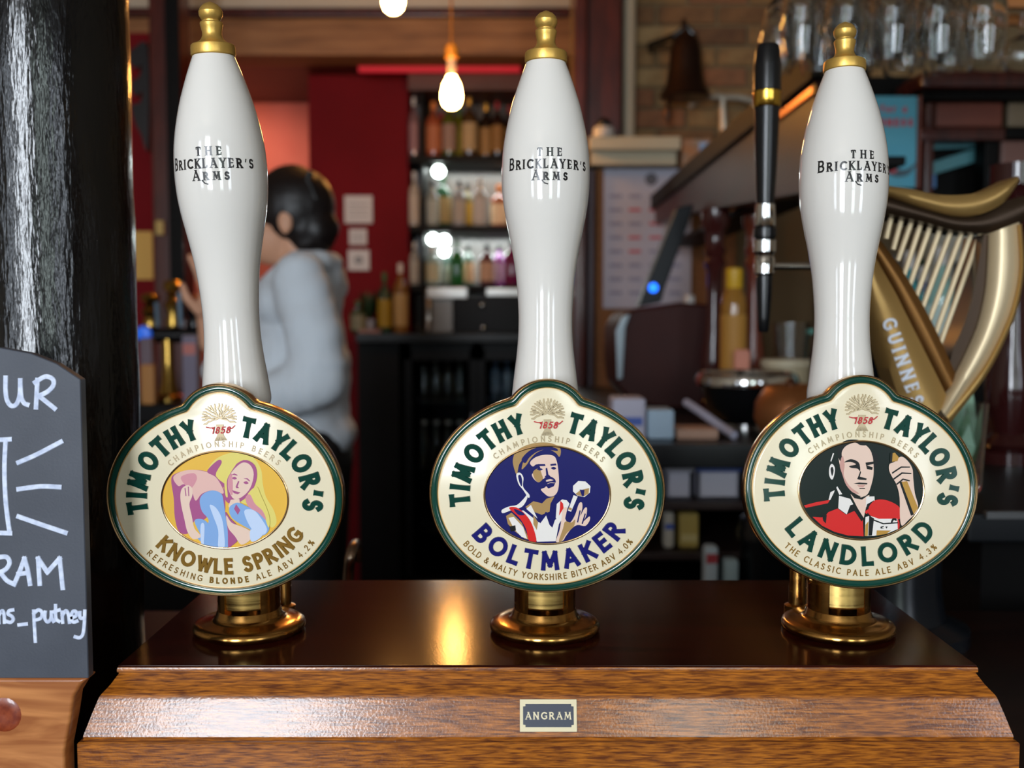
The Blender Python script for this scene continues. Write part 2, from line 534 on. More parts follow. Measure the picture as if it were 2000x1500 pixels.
box = thing('pump_box', 'stained wooden pump box with a moulded front, carrying three beer pumps', 'pump box', (0.018, 0.58, ZCOUNT))
X0, X1, YA, YB2 = -0.2016, 0.2380, 0.5026, 0.672
prof = [(0.0, 0.0), (0.0007, -0.0006), (0.0009, -0.0015), (0.0009, -0.0028), (0.0002, -0.0033), (0.0002, -0.0038), (0.0016, -0.0058), (0.0032, -0.0082), (0.0050, -0.0103),
        (0.0064, -0.0118), (0.0074, -0.0131), (0.0080, -0.0146), (0.0104, -0.0215), (0.0128, -0.0288), (0.0134, -0.0306), (0.0136, -0.0316), (0.0133, -0.0326),
        (0.0138, -0.0332), (0.0152, -0.0336), (0.0157, -0.0342), (0.0157, -0.11)]
mb = MB()
rows = []
for p, z in prof:
    rows.append([(X0 - p, YB2, ZT + z), (X0 - p, YA - p, ZT + z), (X1 + p, YA - p, ZT + z), (X1 + p, YB2, ZT + z)])
vs = [q for r in rows for q in r]
fs = []
for j in range(len(rows) - 1):
    for i in range(4):
        fs.append((j * 4 + i, j * 4 + (i + 1) % 4, j * 4 + 4 + (i + 1) % 4, j * 4 + 4 + i))
fs.append(tuple(4 * (len(rows) - 1) + i for i in range(4)))
fs.append((0, 1, 2, 3))
mb.add(vs, fs[:-1], 0)
mb.build('moulding', M_AMBER, box, smooth=28, label='amber ogee moulding around the pump box')
mb = MB()
mb.span(X0 - 0.0005, X1 + 0.0005, YA - 0.0005, YB2, ZT - 0.003, ZT + 0.0006)
mb.build('lid', M_TOPWOOD, box, bev=0.0005, label='dark varnished top board')
# maker's plate on the sloping face
pa, pb = Vector((0, YA - 0.0080, ZT - 0.0146)), Vector((0, YA - 0.0128, ZT - 0.0288))
vdir = (pa - pb).normalized()
ndir = Vector((0, -vdir.z, vdir.y)).normalized()
if ndir.y > 0: ndir = -ndir
pc = (pa + pb) / 2
pxm = (1072.5 - 1000) / F * (YA - 0.0104)
def plate(u, v, h):                       # u, v in metres on the plate
    return Vector((pxm, 0, 0)) + pc + Vector((1, 0, 0)) * u + vdir * v + ndir * h
s = 0.0145 / 116 * 1.0
hw, hh = 0.01435, 0.0078
npl = thing('name_plate', "small cream maker's plate with a navy panel on the pump box front", 'name plate', plate(0, 0, 0.0002))
mb = MB()
mb.prism([(-hw, -hh), (hw, -hh), (hw, hh), (-hw, hh)], lambda u, v: plate(u, v, 0.0001), lambda u, v: plate(u, v, 0.0010))
mb.build('plate', mat('ivory_plastic', (222, 208, 170), rough=0.35), npl, bev=0.0002)
k = hw / 191.5
nw, nh, c = 170 * k, 74 * k, 16 * k
mb = MB()
pts = [(-nw + c, -nh), (nw - c, -nh), (nw - c, -nh + c * .8), (nw, -nh + c * .8 + 2 * k), (nw, nh - c), (nw - c, nh - c + 2 * k), (nw - c, nh), (-nw + c, nh), (-nw + c, nh - c + 2 * k), (-nw, nh - c), (-nw, -nh + c), (-nw + c, -nh + c - 2 * k)]
mb.prism(pts, lambda u, v: plate(u, v, 0.0009), lambda u, v: plate(u, v, 0.00115))
mb.build('panel', mat('plate_navy', (44, 48, 66), rough=0.4), npl, smooth=0)
mb = MB()
text_line(mb, 'ANGRAM', plate, -153 * k, 152 * k, -25 * k, 48 * k, 8.5 * k, sx=1.05, serif=0.9, h0=0.0012, h1=0.0013, ch=0)
mb.build('lettering', mat('plate_ivory_print', (226, 212, 176), rough=0.4), npl, smooth=0)

# pine ledge beside the box, cut to follow the moulding
pin = [(-0.95, ZCOUNT), (None, 1500), (124, 1500), (126, 1466), (138, 1403), (144, 1361), (158, 1338), (173, 1325)]
DP = 0.478
poly = [Vector((-0.80, ZCOUNT))] + [Vector((W(124, 1466, DP).x, ZCOUNT))]
for p in pin[3:]:
    q = W(p[0], p[1], DP)
    poly.append(Vector((q.x, q.z)))
ztop = poly[-1].y
poly.append(Vector((-0.80, ztop)))
mb = MB()
mb.prism([(p.x, p.y) for p in poly], lambda x, z: Vector((x, 0.490, z)), lambda x, z: Vector((x, DP, z)))
led = mb.build('pine_ledge', M_PINE, bev=0.003, bseg=3, label='varnished pine ledge carrying the chalkboard', cat='ledge')
# knot in the pine
kn = W(8, 1396, DP)
mb = MB()
mb.lathe([(0.0, 0.0), (0.004, 0.0002), (0.0075, 0.0002), (0.009, -0.0004)], 20, M=Matrix.Translation(kn + Vector((0, -0.0002, 0))) @ Matrix.Rotation(pi / 2, 4, 'X'))
mb.build('knot', mat('pine_knot', (110, 40, 20), rough=0.35, coat=0.4, col2=(140, 62, 30), ns=(300, 300, 300)), led)

# chalkboard
DB = 0.479
def board(px, py, h=0.0):
    return W(px, py, DB) + Vector((0, -h, 0))
top = [(-330, 742), (-270, 716), (-200, 696), (-130, 684), (-60, 678), (0, 679), (60, 690), (110, 710), (157, 741)]
out = [(173, 1325), (157, 741)] + list(reversed(top[:-1])) + [(-350, 1325)]
cb = thing('chalkboard', 'arched grey chalkboard with white hand lettering on the pine ledge', 'chalkboard', board(-90, 1325))
mb = MB()
mb.prism(out, lambda x, y: board(x, y, -0.006), lambda x, y: board(x, y))
mb.build('slate', M_SLATE, cb, smooth=0, bev=0.0004, bseg=1)
def chalk(cx, cy, h):
    return board(cx / 2.207, 660 + cy / 2.207, h)
mb = MB()
CH = [[(25, 170), (25, 230), (32, 270), (50, 293), (72, 285), (86, 245), (88, 182)], [(88, 182), (92, 250), (104, 280), (120, 288)],
      [(162, 180), (156, 300)], [(152, 192), (195, 167), (228, 178), (230, 205), (205, 232), (168, 250)], [(168, 250), (200, 275), (237, 305)],
      [(-14, 440), (44, 437)], [(25, 442), (20, 560), (25, 700), (40, 825)], [(-14, 840), (46, 842)],
      [(80, 537), (160, 502), (265, 447)], [(80, 652), (175, 640), (258, 643)], [(80, 770), (180, 805), (284, 840)],
      [(-8, 946), (28, 944), (42, 968), (28, 995), (2, 1010)], [(2, 1010), (30, 1045), (62, 1062)],
      [(62, 1062), (88, 1000), (106, 950)], [(106, 950), (120, 1000), (130, 1060)], [(80, 1018), (122, 1012)],
      [(172, 1060), (165, 950)], [(165, 950), (205, 1010)], [(205, 1010), (258, 950)], [(258, 950), (264, 1010), (271, 1078)],
      [(-6, 1178), (-4, 1228)], [(-4, 1196), (10, 1176), (18, 1190), (20, 1226)],
      [(58, 1172), (40, 1176), (36, 1190), (52, 1200), (58, 1214), (46, 1226), (30, 1222)], [(82, 1237), (116, 1233)],
      [(146, 1176), (149, 1240), (153, 1308)], [(147, 1188), (166, 1172), (182, 1184), (176, 1208), (152, 1216)],
      [(196, 1180), (194, 1208), (206, 1224), (220, 1210), (222, 1180)], [(222, 1180), (224, 1206), (232, 1222)],
      [(240, 1152), (242, 1208), (256, 1222)], [(232, 1180), (258, 1172)],
      [(268, 1180), (271, 1226)], [(270, 1196), (284, 1176), (295, 1190), (300, 1226)],
      [(310, 1206), (328, 1198), (328, 1180), (314, 1180), (308, 1204), (316, 1224), (334, 1220)],
      [(345, 1182), (346, 1206), (358, 1208)], [(366, 1176), (364, 1230), (358, 1276), (344, 1292), (324, 1288)]]
for st in CH:
    st = [tuple(p) for p in catmull(st, 5, closed=False)] if len(st) > 2 else st
    big = max(p[1] for p in st) < 1120
    stroke(mb, st, 17 if big else 12, chalk, h0=0.0001, h1=0.00035, ch=2)
mb.build('chalk_lettering', M_CHALK, cb, smooth=0, label='white hand-drawn chalk letters and rays')

# black painted column
col = thing('iron_column', 'round column under thick glossy black paint, behind the chalkboard', 'column', (-0.307, 0.672, ZCOUNT))
mb = MB()
pr = []
n = 60
for i in range(n + 1):
    z = (ZC - ZCOUNT) * i / n
    pr.append((0.052 + 0.0008 * math.sin(z * 9) + random.uniform(-.0006, .0006), z))
mb.lathe(pr, 64, (-0.307, 0.672, ZCOUNT))
mb.build('shaft', M_BLACKPAINT, col, smooth=60)

# ------------------------------------------------------------------ beer pumps
YP = 0.5615
def zy(y):                                  # height above the box of image row y at the pumps' distance
    return W(1067, y, YP).z - ZT
S = YP / F * 1.0
K = 1 / 12075.0                             # clip drawing units to metres
FIN = [(20.5, 0.5), (23, 6), (27, 13.5), (33, 19), (40, 22), (47, 21.5), (53, 18.5), (56.5, 16.2), (58.5, 16.2), (59.5, 20), (62, 21), (66, 20.5), (70, 19.5), (78, 17.8),
       (85, 18), (91, 20.5), (96, 25), (100, 32), (102, 38), (104, 40), (108, 40.6), (120, 40.8), (122.5, 40.2), (124, 38.8)]
POR = [(124, 38.2), (145, 46), (165, 53), (187, 60), (209, 66.5), (240, 73.8), (269, 79.3), (300, 83.3), (336, 85), (365, 84.6), (392, 82.6), (420, 78.6), (448, 73.2), (475, 67.8),
       (504, 62.6), (530, 58.8), (560, 55.6), (600, 53), (630, 52.4), (664, 53.6), (700, 57), (722, 59.8), (750, 63), (768, 65), (778, 65.2), (786, 63.5), (791, 60), (794, 54), (795, 30)]
def prof_at(y):
    for (y0, r0), (y1, r1) in zip(POR, POR[1:]):
        if y0 <= y <= y1:
            return (r0 + (r1 - r0) * (y - y0) / (y1 - y0)) * S
    return POR[-1][1] * S

def clip_outline(o, n=220):
    a, b, rb, by = 760 - o, 648 - o, 281 - o, 459
    P = []
    for i in range(n):
        t = 2 * pi * i / n + pi / 2
        c, s = math.cos(t), math.sin(t)
        r = 1 / math.sqrt((c / a) ** 2 + (s / b) ** 2)
        # ray against the bump circle at (0, by)
        disc = (s * by) ** 2 - (by ** 2 - rb ** 2)
        if disc > 0:
            r2 = s * by + math.sqrt(disc)
            # soft union so that the notch is a small fillet
            d = abs(r - r2)
            r = max(r, r2) + (4 * (1 - d / 16) ** 2 if d < 16 and s > 0 else 0)
        P.append((r * c, r * s))
    return P

NAMES = ['knowle', 'bolt', 'land']
PUMPS = [
    dict(x=W(488, 1240, YP).x, roll=-2.0, lean=3.2, turn=1.0, label='white-handled beer pump whose clip pictures a blonde woman with a jug on yellow'),
    dict(x=W(1064, 1240, YP).x, roll=0.0, lean=0.0, turn=2.5, label='white-handled beer pump whose clip pictures a worker in a flat cap on blue'),
    dict(x=W(1636, 1240, YP).x, roll=0.6, lean=-3.4, turn=6.0, label='white-handled beer pump whose clip pictures a man in red on dark green'),
]
CLIPTXT = [('KNOWLE SPRING', 'REFRESHING BLONDE ALE ABV 4.2%', (11, 17)), ('BOLTMAKER', 'BOLD & MALTY YORKSHIRE BITTER ABV 4.0%', None), ('LANDLORD', 'THE CLASSIC PALE ALE ABV 4.3%', None)]

# pictures: (material, smooth?, outline in the coordinates of each clip's own enlarged view)
PIC = {}
INK = lambda n, c: mat('print_' + n, c, rough=0.28, coat=0.1, spec=0.3)
NAVY, WHITE, TAN, SKIN, REDP = INK('navy', (18, 19, 92)), INK('white', (228, 222, 216)), INK('tan', (168, 134, 84)), INK('skin', (226, 196, 178)), INK('scarlet', (208, 36, 34))
BLK, DGR = INK('black', (16, 20, 20)), INK('dark_green', (7, 24, 19))
YEL, BLO, MAU, PNK, BLU, LBL, DPK = (INK('yellow', (226, 178, 70)), INK('straw', (220, 204, 110)), INK('mauve', (164, 84, 130)), INK('pink', (222, 178, 168)), INK('sky', (128, 164, 212)), INK('pale_blue', (190, 206, 232)), INK('rose', (206, 140, 150)))
OCH = INK('ochre', (182, 138, 60))
SKS = INK('skin_shade', (200, 150, 138))
PIC['bolt'] = (NAVY, [
    (TAN, 1, [(592, 600), (584, 545), (606, 490), (668, 452), (745, 434), (822, 436), (876, 458), (892, 488), (882, 526), (858, 500), (806, 476), (742, 496), (700, 536), (672, 578), (640, 606), (652, 544), (624, 576), (610, 640)]),
    (NAVY, 1, [(640, 540), (700, 480), (790, 458), (860, 470), (868, 488), (800, 478), (740, 492), (690, 530), (664, 566)]),
    (WHITE, 1, [(606, 640), (630, 628), (652, 660), (650, 720), (690, 770), (684, 790), (650, 740), (620, 700)]),
    (NAVY, 1, [(618, 648), (634, 644), (644, 680), (640, 716), (626, 690)]),
    (SKIN, 1, [(694, 562), (730, 528), (790, 512), (846, 520), (866, 556), (876, 620), (880, 690), (872, 746), (850, 776), (816, 782), (788, 764), (764, 736), (792, 722), (806, 690), (778, 668), (750, 690), (722, 672), (706, 640), (732, 618), (760, 596), (736, 574), (712, 588)]),
    (TAN, 1, [(714, 622), (752, 600), (770, 640), (776, 668), (750, 690), (724, 668)]),
    (NAVY, 0, [(716, 590), (744, 572), (790, 572), (794, 584), (748, 586), (724, 606)]),
    (NAVY, 0, [(824, 572), (860, 568), (864, 580), (826, 584)]),
    (NAVY, 1, [(738, 606), (756, 598), (776, 606), (758, 614)]),
    (NAVY, 1, [(828, 598), (846, 590), (862, 600), (846, 608)]),
    (NAVY, 0, [(794, 600), (804, 596), (812, 640), (826, 652), (806, 660), (786, 656), (798, 644)]),
    (NAVY, 1, [(784, 664), (820, 652), (852, 668), (858, 692), (826, 690), (788, 706), (776, 690)]),
    (NAVY, 0, [(790, 706), (826, 694), (856, 696), (846, 716), (812, 730)]),
    (SKIN, 0, [(796, 676), (824, 668), (846, 676), (826, 682), (798, 686)]),
    (WHITE, 1, [(514, 868), (560, 846), (610, 836), (650, 800), (680, 764), (672, 806), (640, 850), (580, 868), (520, 890)]),
    (TAN, 0, [(664, 850), (716, 812), (772, 826), (800, 796), (852, 780), (826, 828), (820, 880), (770, 900), (716, 880)]),
    (WHITE, 0, [(700, 836), (752, 944), (800, 880), (838, 984), (860, 920), (866, 830), (900, 800), (930, 806), (950, 830), (920, 900), (880, 960), (860, 1072), (740, 1076), (700, 1000), (640, 920), (600, 880), (660, 870)]),
    (TAN, 0, [(540, 908), (576, 886), (640, 950), (690, 1062), (660, 1056), (600, 1010), (552, 960)]),
    (WHITE, 0, [(556, 920), (590, 914), (650, 980), (676, 1056), (640, 1044), (590, 990)]),
    (BLK, 0, [(562, 976), (600, 968), (604, 1002), (572, 1010)]),
    (NAVY, 0, [(664, 856), (760, 940), (752, 950), (650, 870)]),
    (NAVY, 0, [(752, 944), (796, 880), (806, 886), (838, 984), (820, 966), (798, 904), (760, 956)]),
    (NAVY, 0, [(832, 836), (842, 836), (850, 900), (864, 928), (852, 934), (836, 904)]),
    (TAN, 0, [(716, 900), (746, 948), (738, 1000), (716, 960)]),
    (REDP, 1, [(560, 858), (606, 852), (664, 896), (708, 964), (736, 1074), (688, 1068), (668, 990), (624, 918)]),
    (NAVY, 1, [(590, 862), (640, 880), (660, 900), (620, 900)]),
    (REDP, 0, [(888, 808), (906, 826), (910, 856), (880, 906), (886, 860)]),
    (SKIN, 1, [(862, 1076), (884, 1000), (896, 930), (904, 866), (928, 850), (934, 880), (924, 932), (952, 950), (984, 900), (1008, 828), (1028, 822), (1030, 860), (1018, 906), (1044, 858), (1060, 856), (1056, 904), (1040, 940), (1076, 910), (1078, 936), (1050, 972), (1000, 966), (960, 992), (924, 1040), (906, 1068)]),
    (TAN, 1, [(880, 1070), (906, 990), (920, 944), (960, 950), (984, 930), (976, 976), (930, 1020), (902, 1066)]),
    (NAVY, 0, [(972, 772), (1008, 788), (962, 912), (930, 944), (920, 924), (934, 860)]),
    (WHITE, 0, [(974, 772), (1000, 782), (958, 880), (938, 872)]),
    (TAN, 0, [(944, 850), (964, 858), (960, 872), (938, 864)]),
    (NAVY, 0, [(1012, 870), (1020, 872), (1004, 950), (996, 948)]),
    (NAVY, 0, [(1046, 890), (1053, 894), (1034, 960), (1026, 956)]),
    (WHITE, 0, [(970, 712), (1004, 680), (1050, 684), (1082, 714), (1078, 756), (1044, 784), (998, 776), (970, 748)]),
    (TAN, 0, [(986, 764), (1016, 740), (1074, 726), (1070, 762), (1040, 780), (1000, 774)]),
    (NAVY, 0, [(1012, 736), (1044, 738), (1040, 778), (1028, 780)]),
])
PIC['land'] = (DGR, [
    (SKIN, 1, [(676, 530), (716, 484), (784, 468), (846, 494), (880, 540), (892, 600), (894, 680), (880, 750), (858, 808), (820, 826), (768, 802), (718, 752), (690, 684), (672, 620), (664, 566)]),
    (BLK, 1, [(656, 530), (676, 482), (726, 456), (800, 458), (846, 488), (806, 490), (770, 474), (712, 496), (684, 540), (690, 600), (670, 590)]),
    (SKS, 1, [(690, 560), (704, 620), (700, 690), (740, 760), (800, 806), (760, 800), (716, 752), (690, 684), (672, 620)]),
    (WHITE, 1, [(604, 640), (620, 614), (640, 640), (636, 690), (622, 718), (604, 690)]),
    (BLK, 1, [(612, 648), (624, 634), (632, 660), (622, 694)]),
    (WHITE, 0, [(626, 544), (634, 546), (616, 600), (610, 596)]),
    (BLK, 1, [(700, 604), (744, 582), (796, 604), (806, 660), (788, 644), (750, 640), (734, 628), (778, 616), (742, 600)]),
    (BLK, 0, [(840, 604), (892, 596), (892, 612), (850, 622), (888, 634), (884, 652), (850, 646)]),
    (BLK, 0, [(796, 690), (806, 660), (812, 664), (804, 696), (850, 708), (846, 718), (800, 716), (786, 712)]),
    (BLK, 0, [(764, 742), (800, 734), (854, 738), (852, 746), (800, 746)]),
    (SKS, 0, [(786, 752), (842, 750), (826, 766), (800, 764)]),
    (BLK, 0, [(800, 770), (840, 770), (836, 776), (804, 776)]),
    (BLK, 1, [(880, 540), (918, 552), (920, 600), (904, 640), (894, 620), (892, 580)]),
    (SKIN, 0, [(744, 812), (800, 828), (868, 816), (850, 880), (832, 966), (790, 900)]),
    (BLK, 0, [(742, 806), (768, 806), (812, 832), (864, 814), (820, 846), (770, 838)]),
    (REDP, 0, [(440, 888), (520, 866), (610, 850), (596, 872), (452, 904)]),
    (WHITE, 0, [(612, 800), (640, 786), (636, 800), (612, 850), (600, 852)]),
    (WHITE, 0, [(656, 760), (690, 812), (670, 816), (650, 770)]),
    (REDP, 0, [(496, 962), (556, 966), (584, 950), (600, 930), (660, 906), (716, 946), (764, 916), (826, 976), (832, 1086), (730, 1082), (640, 1058), (560, 1020)]),
    (BLK, 0, [(556, 936), (590, 950), (584, 1006), (566, 986)]),
    (WHITE, 0, [(668, 822), (742, 842), (764, 880), (720, 944), (664, 904)]),
    (BLK, 0, [(742, 884), (764, 876), (826, 978), (818, 990), (770, 920), (720, 944)]),
    (WHITE, 0, [(846, 826), (900, 824), (902, 860), (844, 896)]),
    (BLK, 0, [(852, 876), (896, 850), (908, 880), (846, 900)]),
    (REDP, 1, [(900, 852), (970, 846), (1050, 880), (1072, 920), (1066, 970), (1010, 966), (930, 930), (862, 908)]),
    (SKIN, 1, [(996, 612), (1030, 596), (1070, 562), (1112, 586), (1146, 640), (1152, 700), (1164, 800), (1186, 880), (1170, 930), (1120, 980), (1082, 1014), (1068, 960), (1064, 830), (1044, 748), (1012, 692), (994, 652)]),
    (OCH, 0, [(1008, 596), (1014, 540), (1030, 536), (1056, 566), (1048, 592)]),
    (BLK, 0, [(1000, 540), (1016, 536), (1012, 600), (996, 604)]),
    (BLK, 0, [(1062, 730), (1080, 724), (1160, 940), (1140, 948)]),
    (OCH, 0, [(1076, 728), (1112, 722), (1186, 896), (1158, 938)]),
    (BLK, 0, [(1012, 666), (1070, 626), (1130, 626), (1130, 633), (1074, 635), (1014, 676)]),
    (BLK, 0, [(1020, 706), (1076, 664), (1140, 668), (1138, 676), (1080, 674), (1026, 714)]),
    (BLK, 0, [(1040, 740), (1084, 704), (1130, 716), (1128, 724), (1086, 714), (1046, 748)]),
    (REDP, 1, [(838, 930), (880, 902), (960, 920), (1040, 960), (1064, 990), (1056, 1040), (980, 1000), (900, 960)]),
    (WHITE, 0, [(842, 960), (870, 950), (930, 970), (1050, 968), (1054, 1036), (990, 1064), (900, 1082), (838, 1084)]),
    (BLK, 0, [(866, 954), (898, 966), (886, 1080), (862, 1082)]),
    (BLK, 0, [(842, 962), (856, 930), (892, 972), (960, 998), (1056, 990), (1056, 998), (958, 1006), (886, 980), (858, 944)]),
    (BLK, 1, [(1008, 992), (1020, 966), (1044, 968), (1044, 984), (1028, 978), (1016, 998)]),
    (BLK, 0, [(940, 1022), (962, 1016), (962, 1022), (948, 1028), (964, 1034), (942, 1034)]),
    (BLK, 0, [(972, 1020), (988, 1020), (980, 1034)]),
    (OCH, 0, [(916, 1046), (1010, 1046), (980, 1068), (914, 1080)]),
    (OCH, 0, [(842, 1010), (862, 986), (858, 1082), (838, 1084)]),
])
PIC['knowle'] = (YEL, [
    (BLO, 1, [(690, 610), (736, 540), (810, 504), (900, 494), (980, 530), (1030, 610), (1040, 700), (1060, 790), (1110, 880), (1126, 960), (1090, 990), (1050, 900), (980, 850), (900, 820), (820, 760), (740, 650)]),
    (MAU, 1, [(456, 660), (480, 622), (560, 600), (660, 606), (740, 644), (790, 730), (800, 840), (790, 880), (740, 840), (690, 900), (650, 930), (600, 930), (560, 1010), (500, 1000), (474, 900), (470, 780)]),
    (PNK, 1, [(470, 640), (540, 602), (640, 604), (730, 640), (780, 716), (786, 760), (720, 736), (650, 756), (610, 800), (586, 740), (540, 690), (500, 700)]),
    (DPK, 1, [(520, 640), (600, 620), (620, 660), (580, 720), (540, 690)]),
    (MAU, 1, [(700, 590), (760, 540), (780, 560), (740, 640), (800, 700), (790, 720), (740, 650), (690, 620)]),
    (SKIN, 1, [(520, 724), (560, 696), (590, 720), (588, 770), (570, 820), (584, 900), (600, 980), (640, 1034), (590, 1050), (554, 1000), (536, 920), (514, 800)]),
    (MAU, 0, [(540, 716), (546, 712), (552, 766), (546, 768)]),
    (MAU, 0, [(562, 706), (568, 706), (570, 768), (564, 768)]),
    (BLU, 1, [(600, 930), (660, 925), (700, 980), (690, 1090), (620, 1050), (640, 1030)]),
    (BLU, 1, [(636, 800), (660, 756), (720, 736), (776, 760), (790, 820), (800, 900), (814, 1000), (812, 1112), (740, 1116), (650, 1096), (664, 1000), (692, 930), (650, 870)]),
    (LBL, 1, [(700, 830), (740, 850), (776, 920), (790, 1020), (790, 1110), (750, 1112), (752, 1000), (720, 900)]),
    (LBL, 1, [(640, 960), (664, 960), (656, 1090), (640, 1080)]),
    (MAU, 1, [(796, 690), (836, 606), (920, 546), (990, 580), (1004, 660), (970, 750), (906, 810), (850, 830), (800, 800)]),
    (BLO, 1, [(800, 640), (850, 580), (880, 560), (840, 620), (812, 680), (816, 780), (800, 760)]),
    (SKIN, 1, [(826, 650), (866, 596), (916, 562), (962, 580), (984, 640), (960, 730), (908, 784), (856, 796), (826, 746), (818, 700)]),
    (DPK, 1, [(826, 650), (844, 632), (850, 700), (846, 770), (830, 750), (818, 700)]),
    (MAU, 0, [(840, 640), (860, 630), (880, 640), (880, 646), (858, 640)]),
    (MAU, 0, [(918, 664), (944, 664), (962, 684), (956, 686), (940, 672)]),
    (MAU, 1, [(846, 660), (862, 652), (876, 664), (860, 670)]),
    (MAU, 1, [(918, 690), (938, 684), (950, 698), (932, 702)]),
    (MAU, 0, [(884, 680), (892, 684), (880, 716), (890, 726), (872, 726), (868, 716)]),
    (MAU, 0, [(844, 738), (868, 746), (898, 756), (880, 766), (856, 758)]),
    (SKIN, 0, [(836, 800), (890, 796), (900, 850), (836, 880), (820, 840)]),
    (BLU, 1, [(826, 850), (880, 820), (950, 852), (1020, 884), (1064, 950), (1080, 1000), (1040, 1040), (960, 1000), (880, 950), (836, 910)]),
    (MAU, 0, [(870, 830), (896, 870), (880, 900), (856, 860)]),
    (LBL, 1, [(920, 880), (980, 872), (1030, 930), (1066, 1000), (1040, 1036), (970, 1000)]),
    (MAU, 1, [(800, 880), (830, 920), (880, 980), (880, 1060), (840, 1100), (816, 1110), (814, 1000)]),
    (SKIN, 1, [(806, 900), (840, 950), (910, 980), (966, 1016), (960, 1064), (900, 1096), (860, 1040), (816, 980)]),
    (LBL, 1, [(960, 1000), (1010, 1010), (1036, 1040), (990, 1076), (960, 1070)]),
    (BLO, 1, [(940, 780), (1000, 720), (1030, 780), (1060, 850), (1084, 930), (1076, 990), (1040, 900), (980, 860)]),
    (DPK, 1, [(930, 790), (960, 770), (990, 830), (1040, 880), (1060, 940), (1010, 890), (950, 850)]),
])
PICMAP = {'knowle': (797, 793, 0.055, 1.0), 'bolt': (805, 765, 0.0, 1.0), 'land': (815, 778, 0.0, 0.987)}

def sheaf(mb, fn, h0, h1):
    """corn sheaf: heads fanning from the band, stalks below it"""
    rnd = random.Random(3)
    for ring, (rad, nn) in enumerate(((36, 7), (62, 11), (90, 15), (112, 19))):
        for i in range(nn):
            t = math.radians(200 - 220 * i / (nn - 1) + rnd.uniform(-3, 3))
            c0 = Vector((0, 520))
            d = Vector((math.cos(t), math.sin(t) * .86))
            p0, p1 = c0 + d * (rad - 34), c0 + d * rad
            mid = (p0 + p1) / 2 + Vector((-d.y, d.x)) * rnd.uniform(-5, 5)
            stroke(mb, [p0, mid, p1], 9, fn, h0=h0, h1=h1, ch=2, flare=-.5, cap=False)
    for i in range(9):
        u = (i - 4) / 4
        stroke(mb, [(u * 22, 480), (u * 14, 440), (u * 18, 410), (u * 38, 376)], 5, fn, h0=h0, h1=h1, ch=1, cap=False)

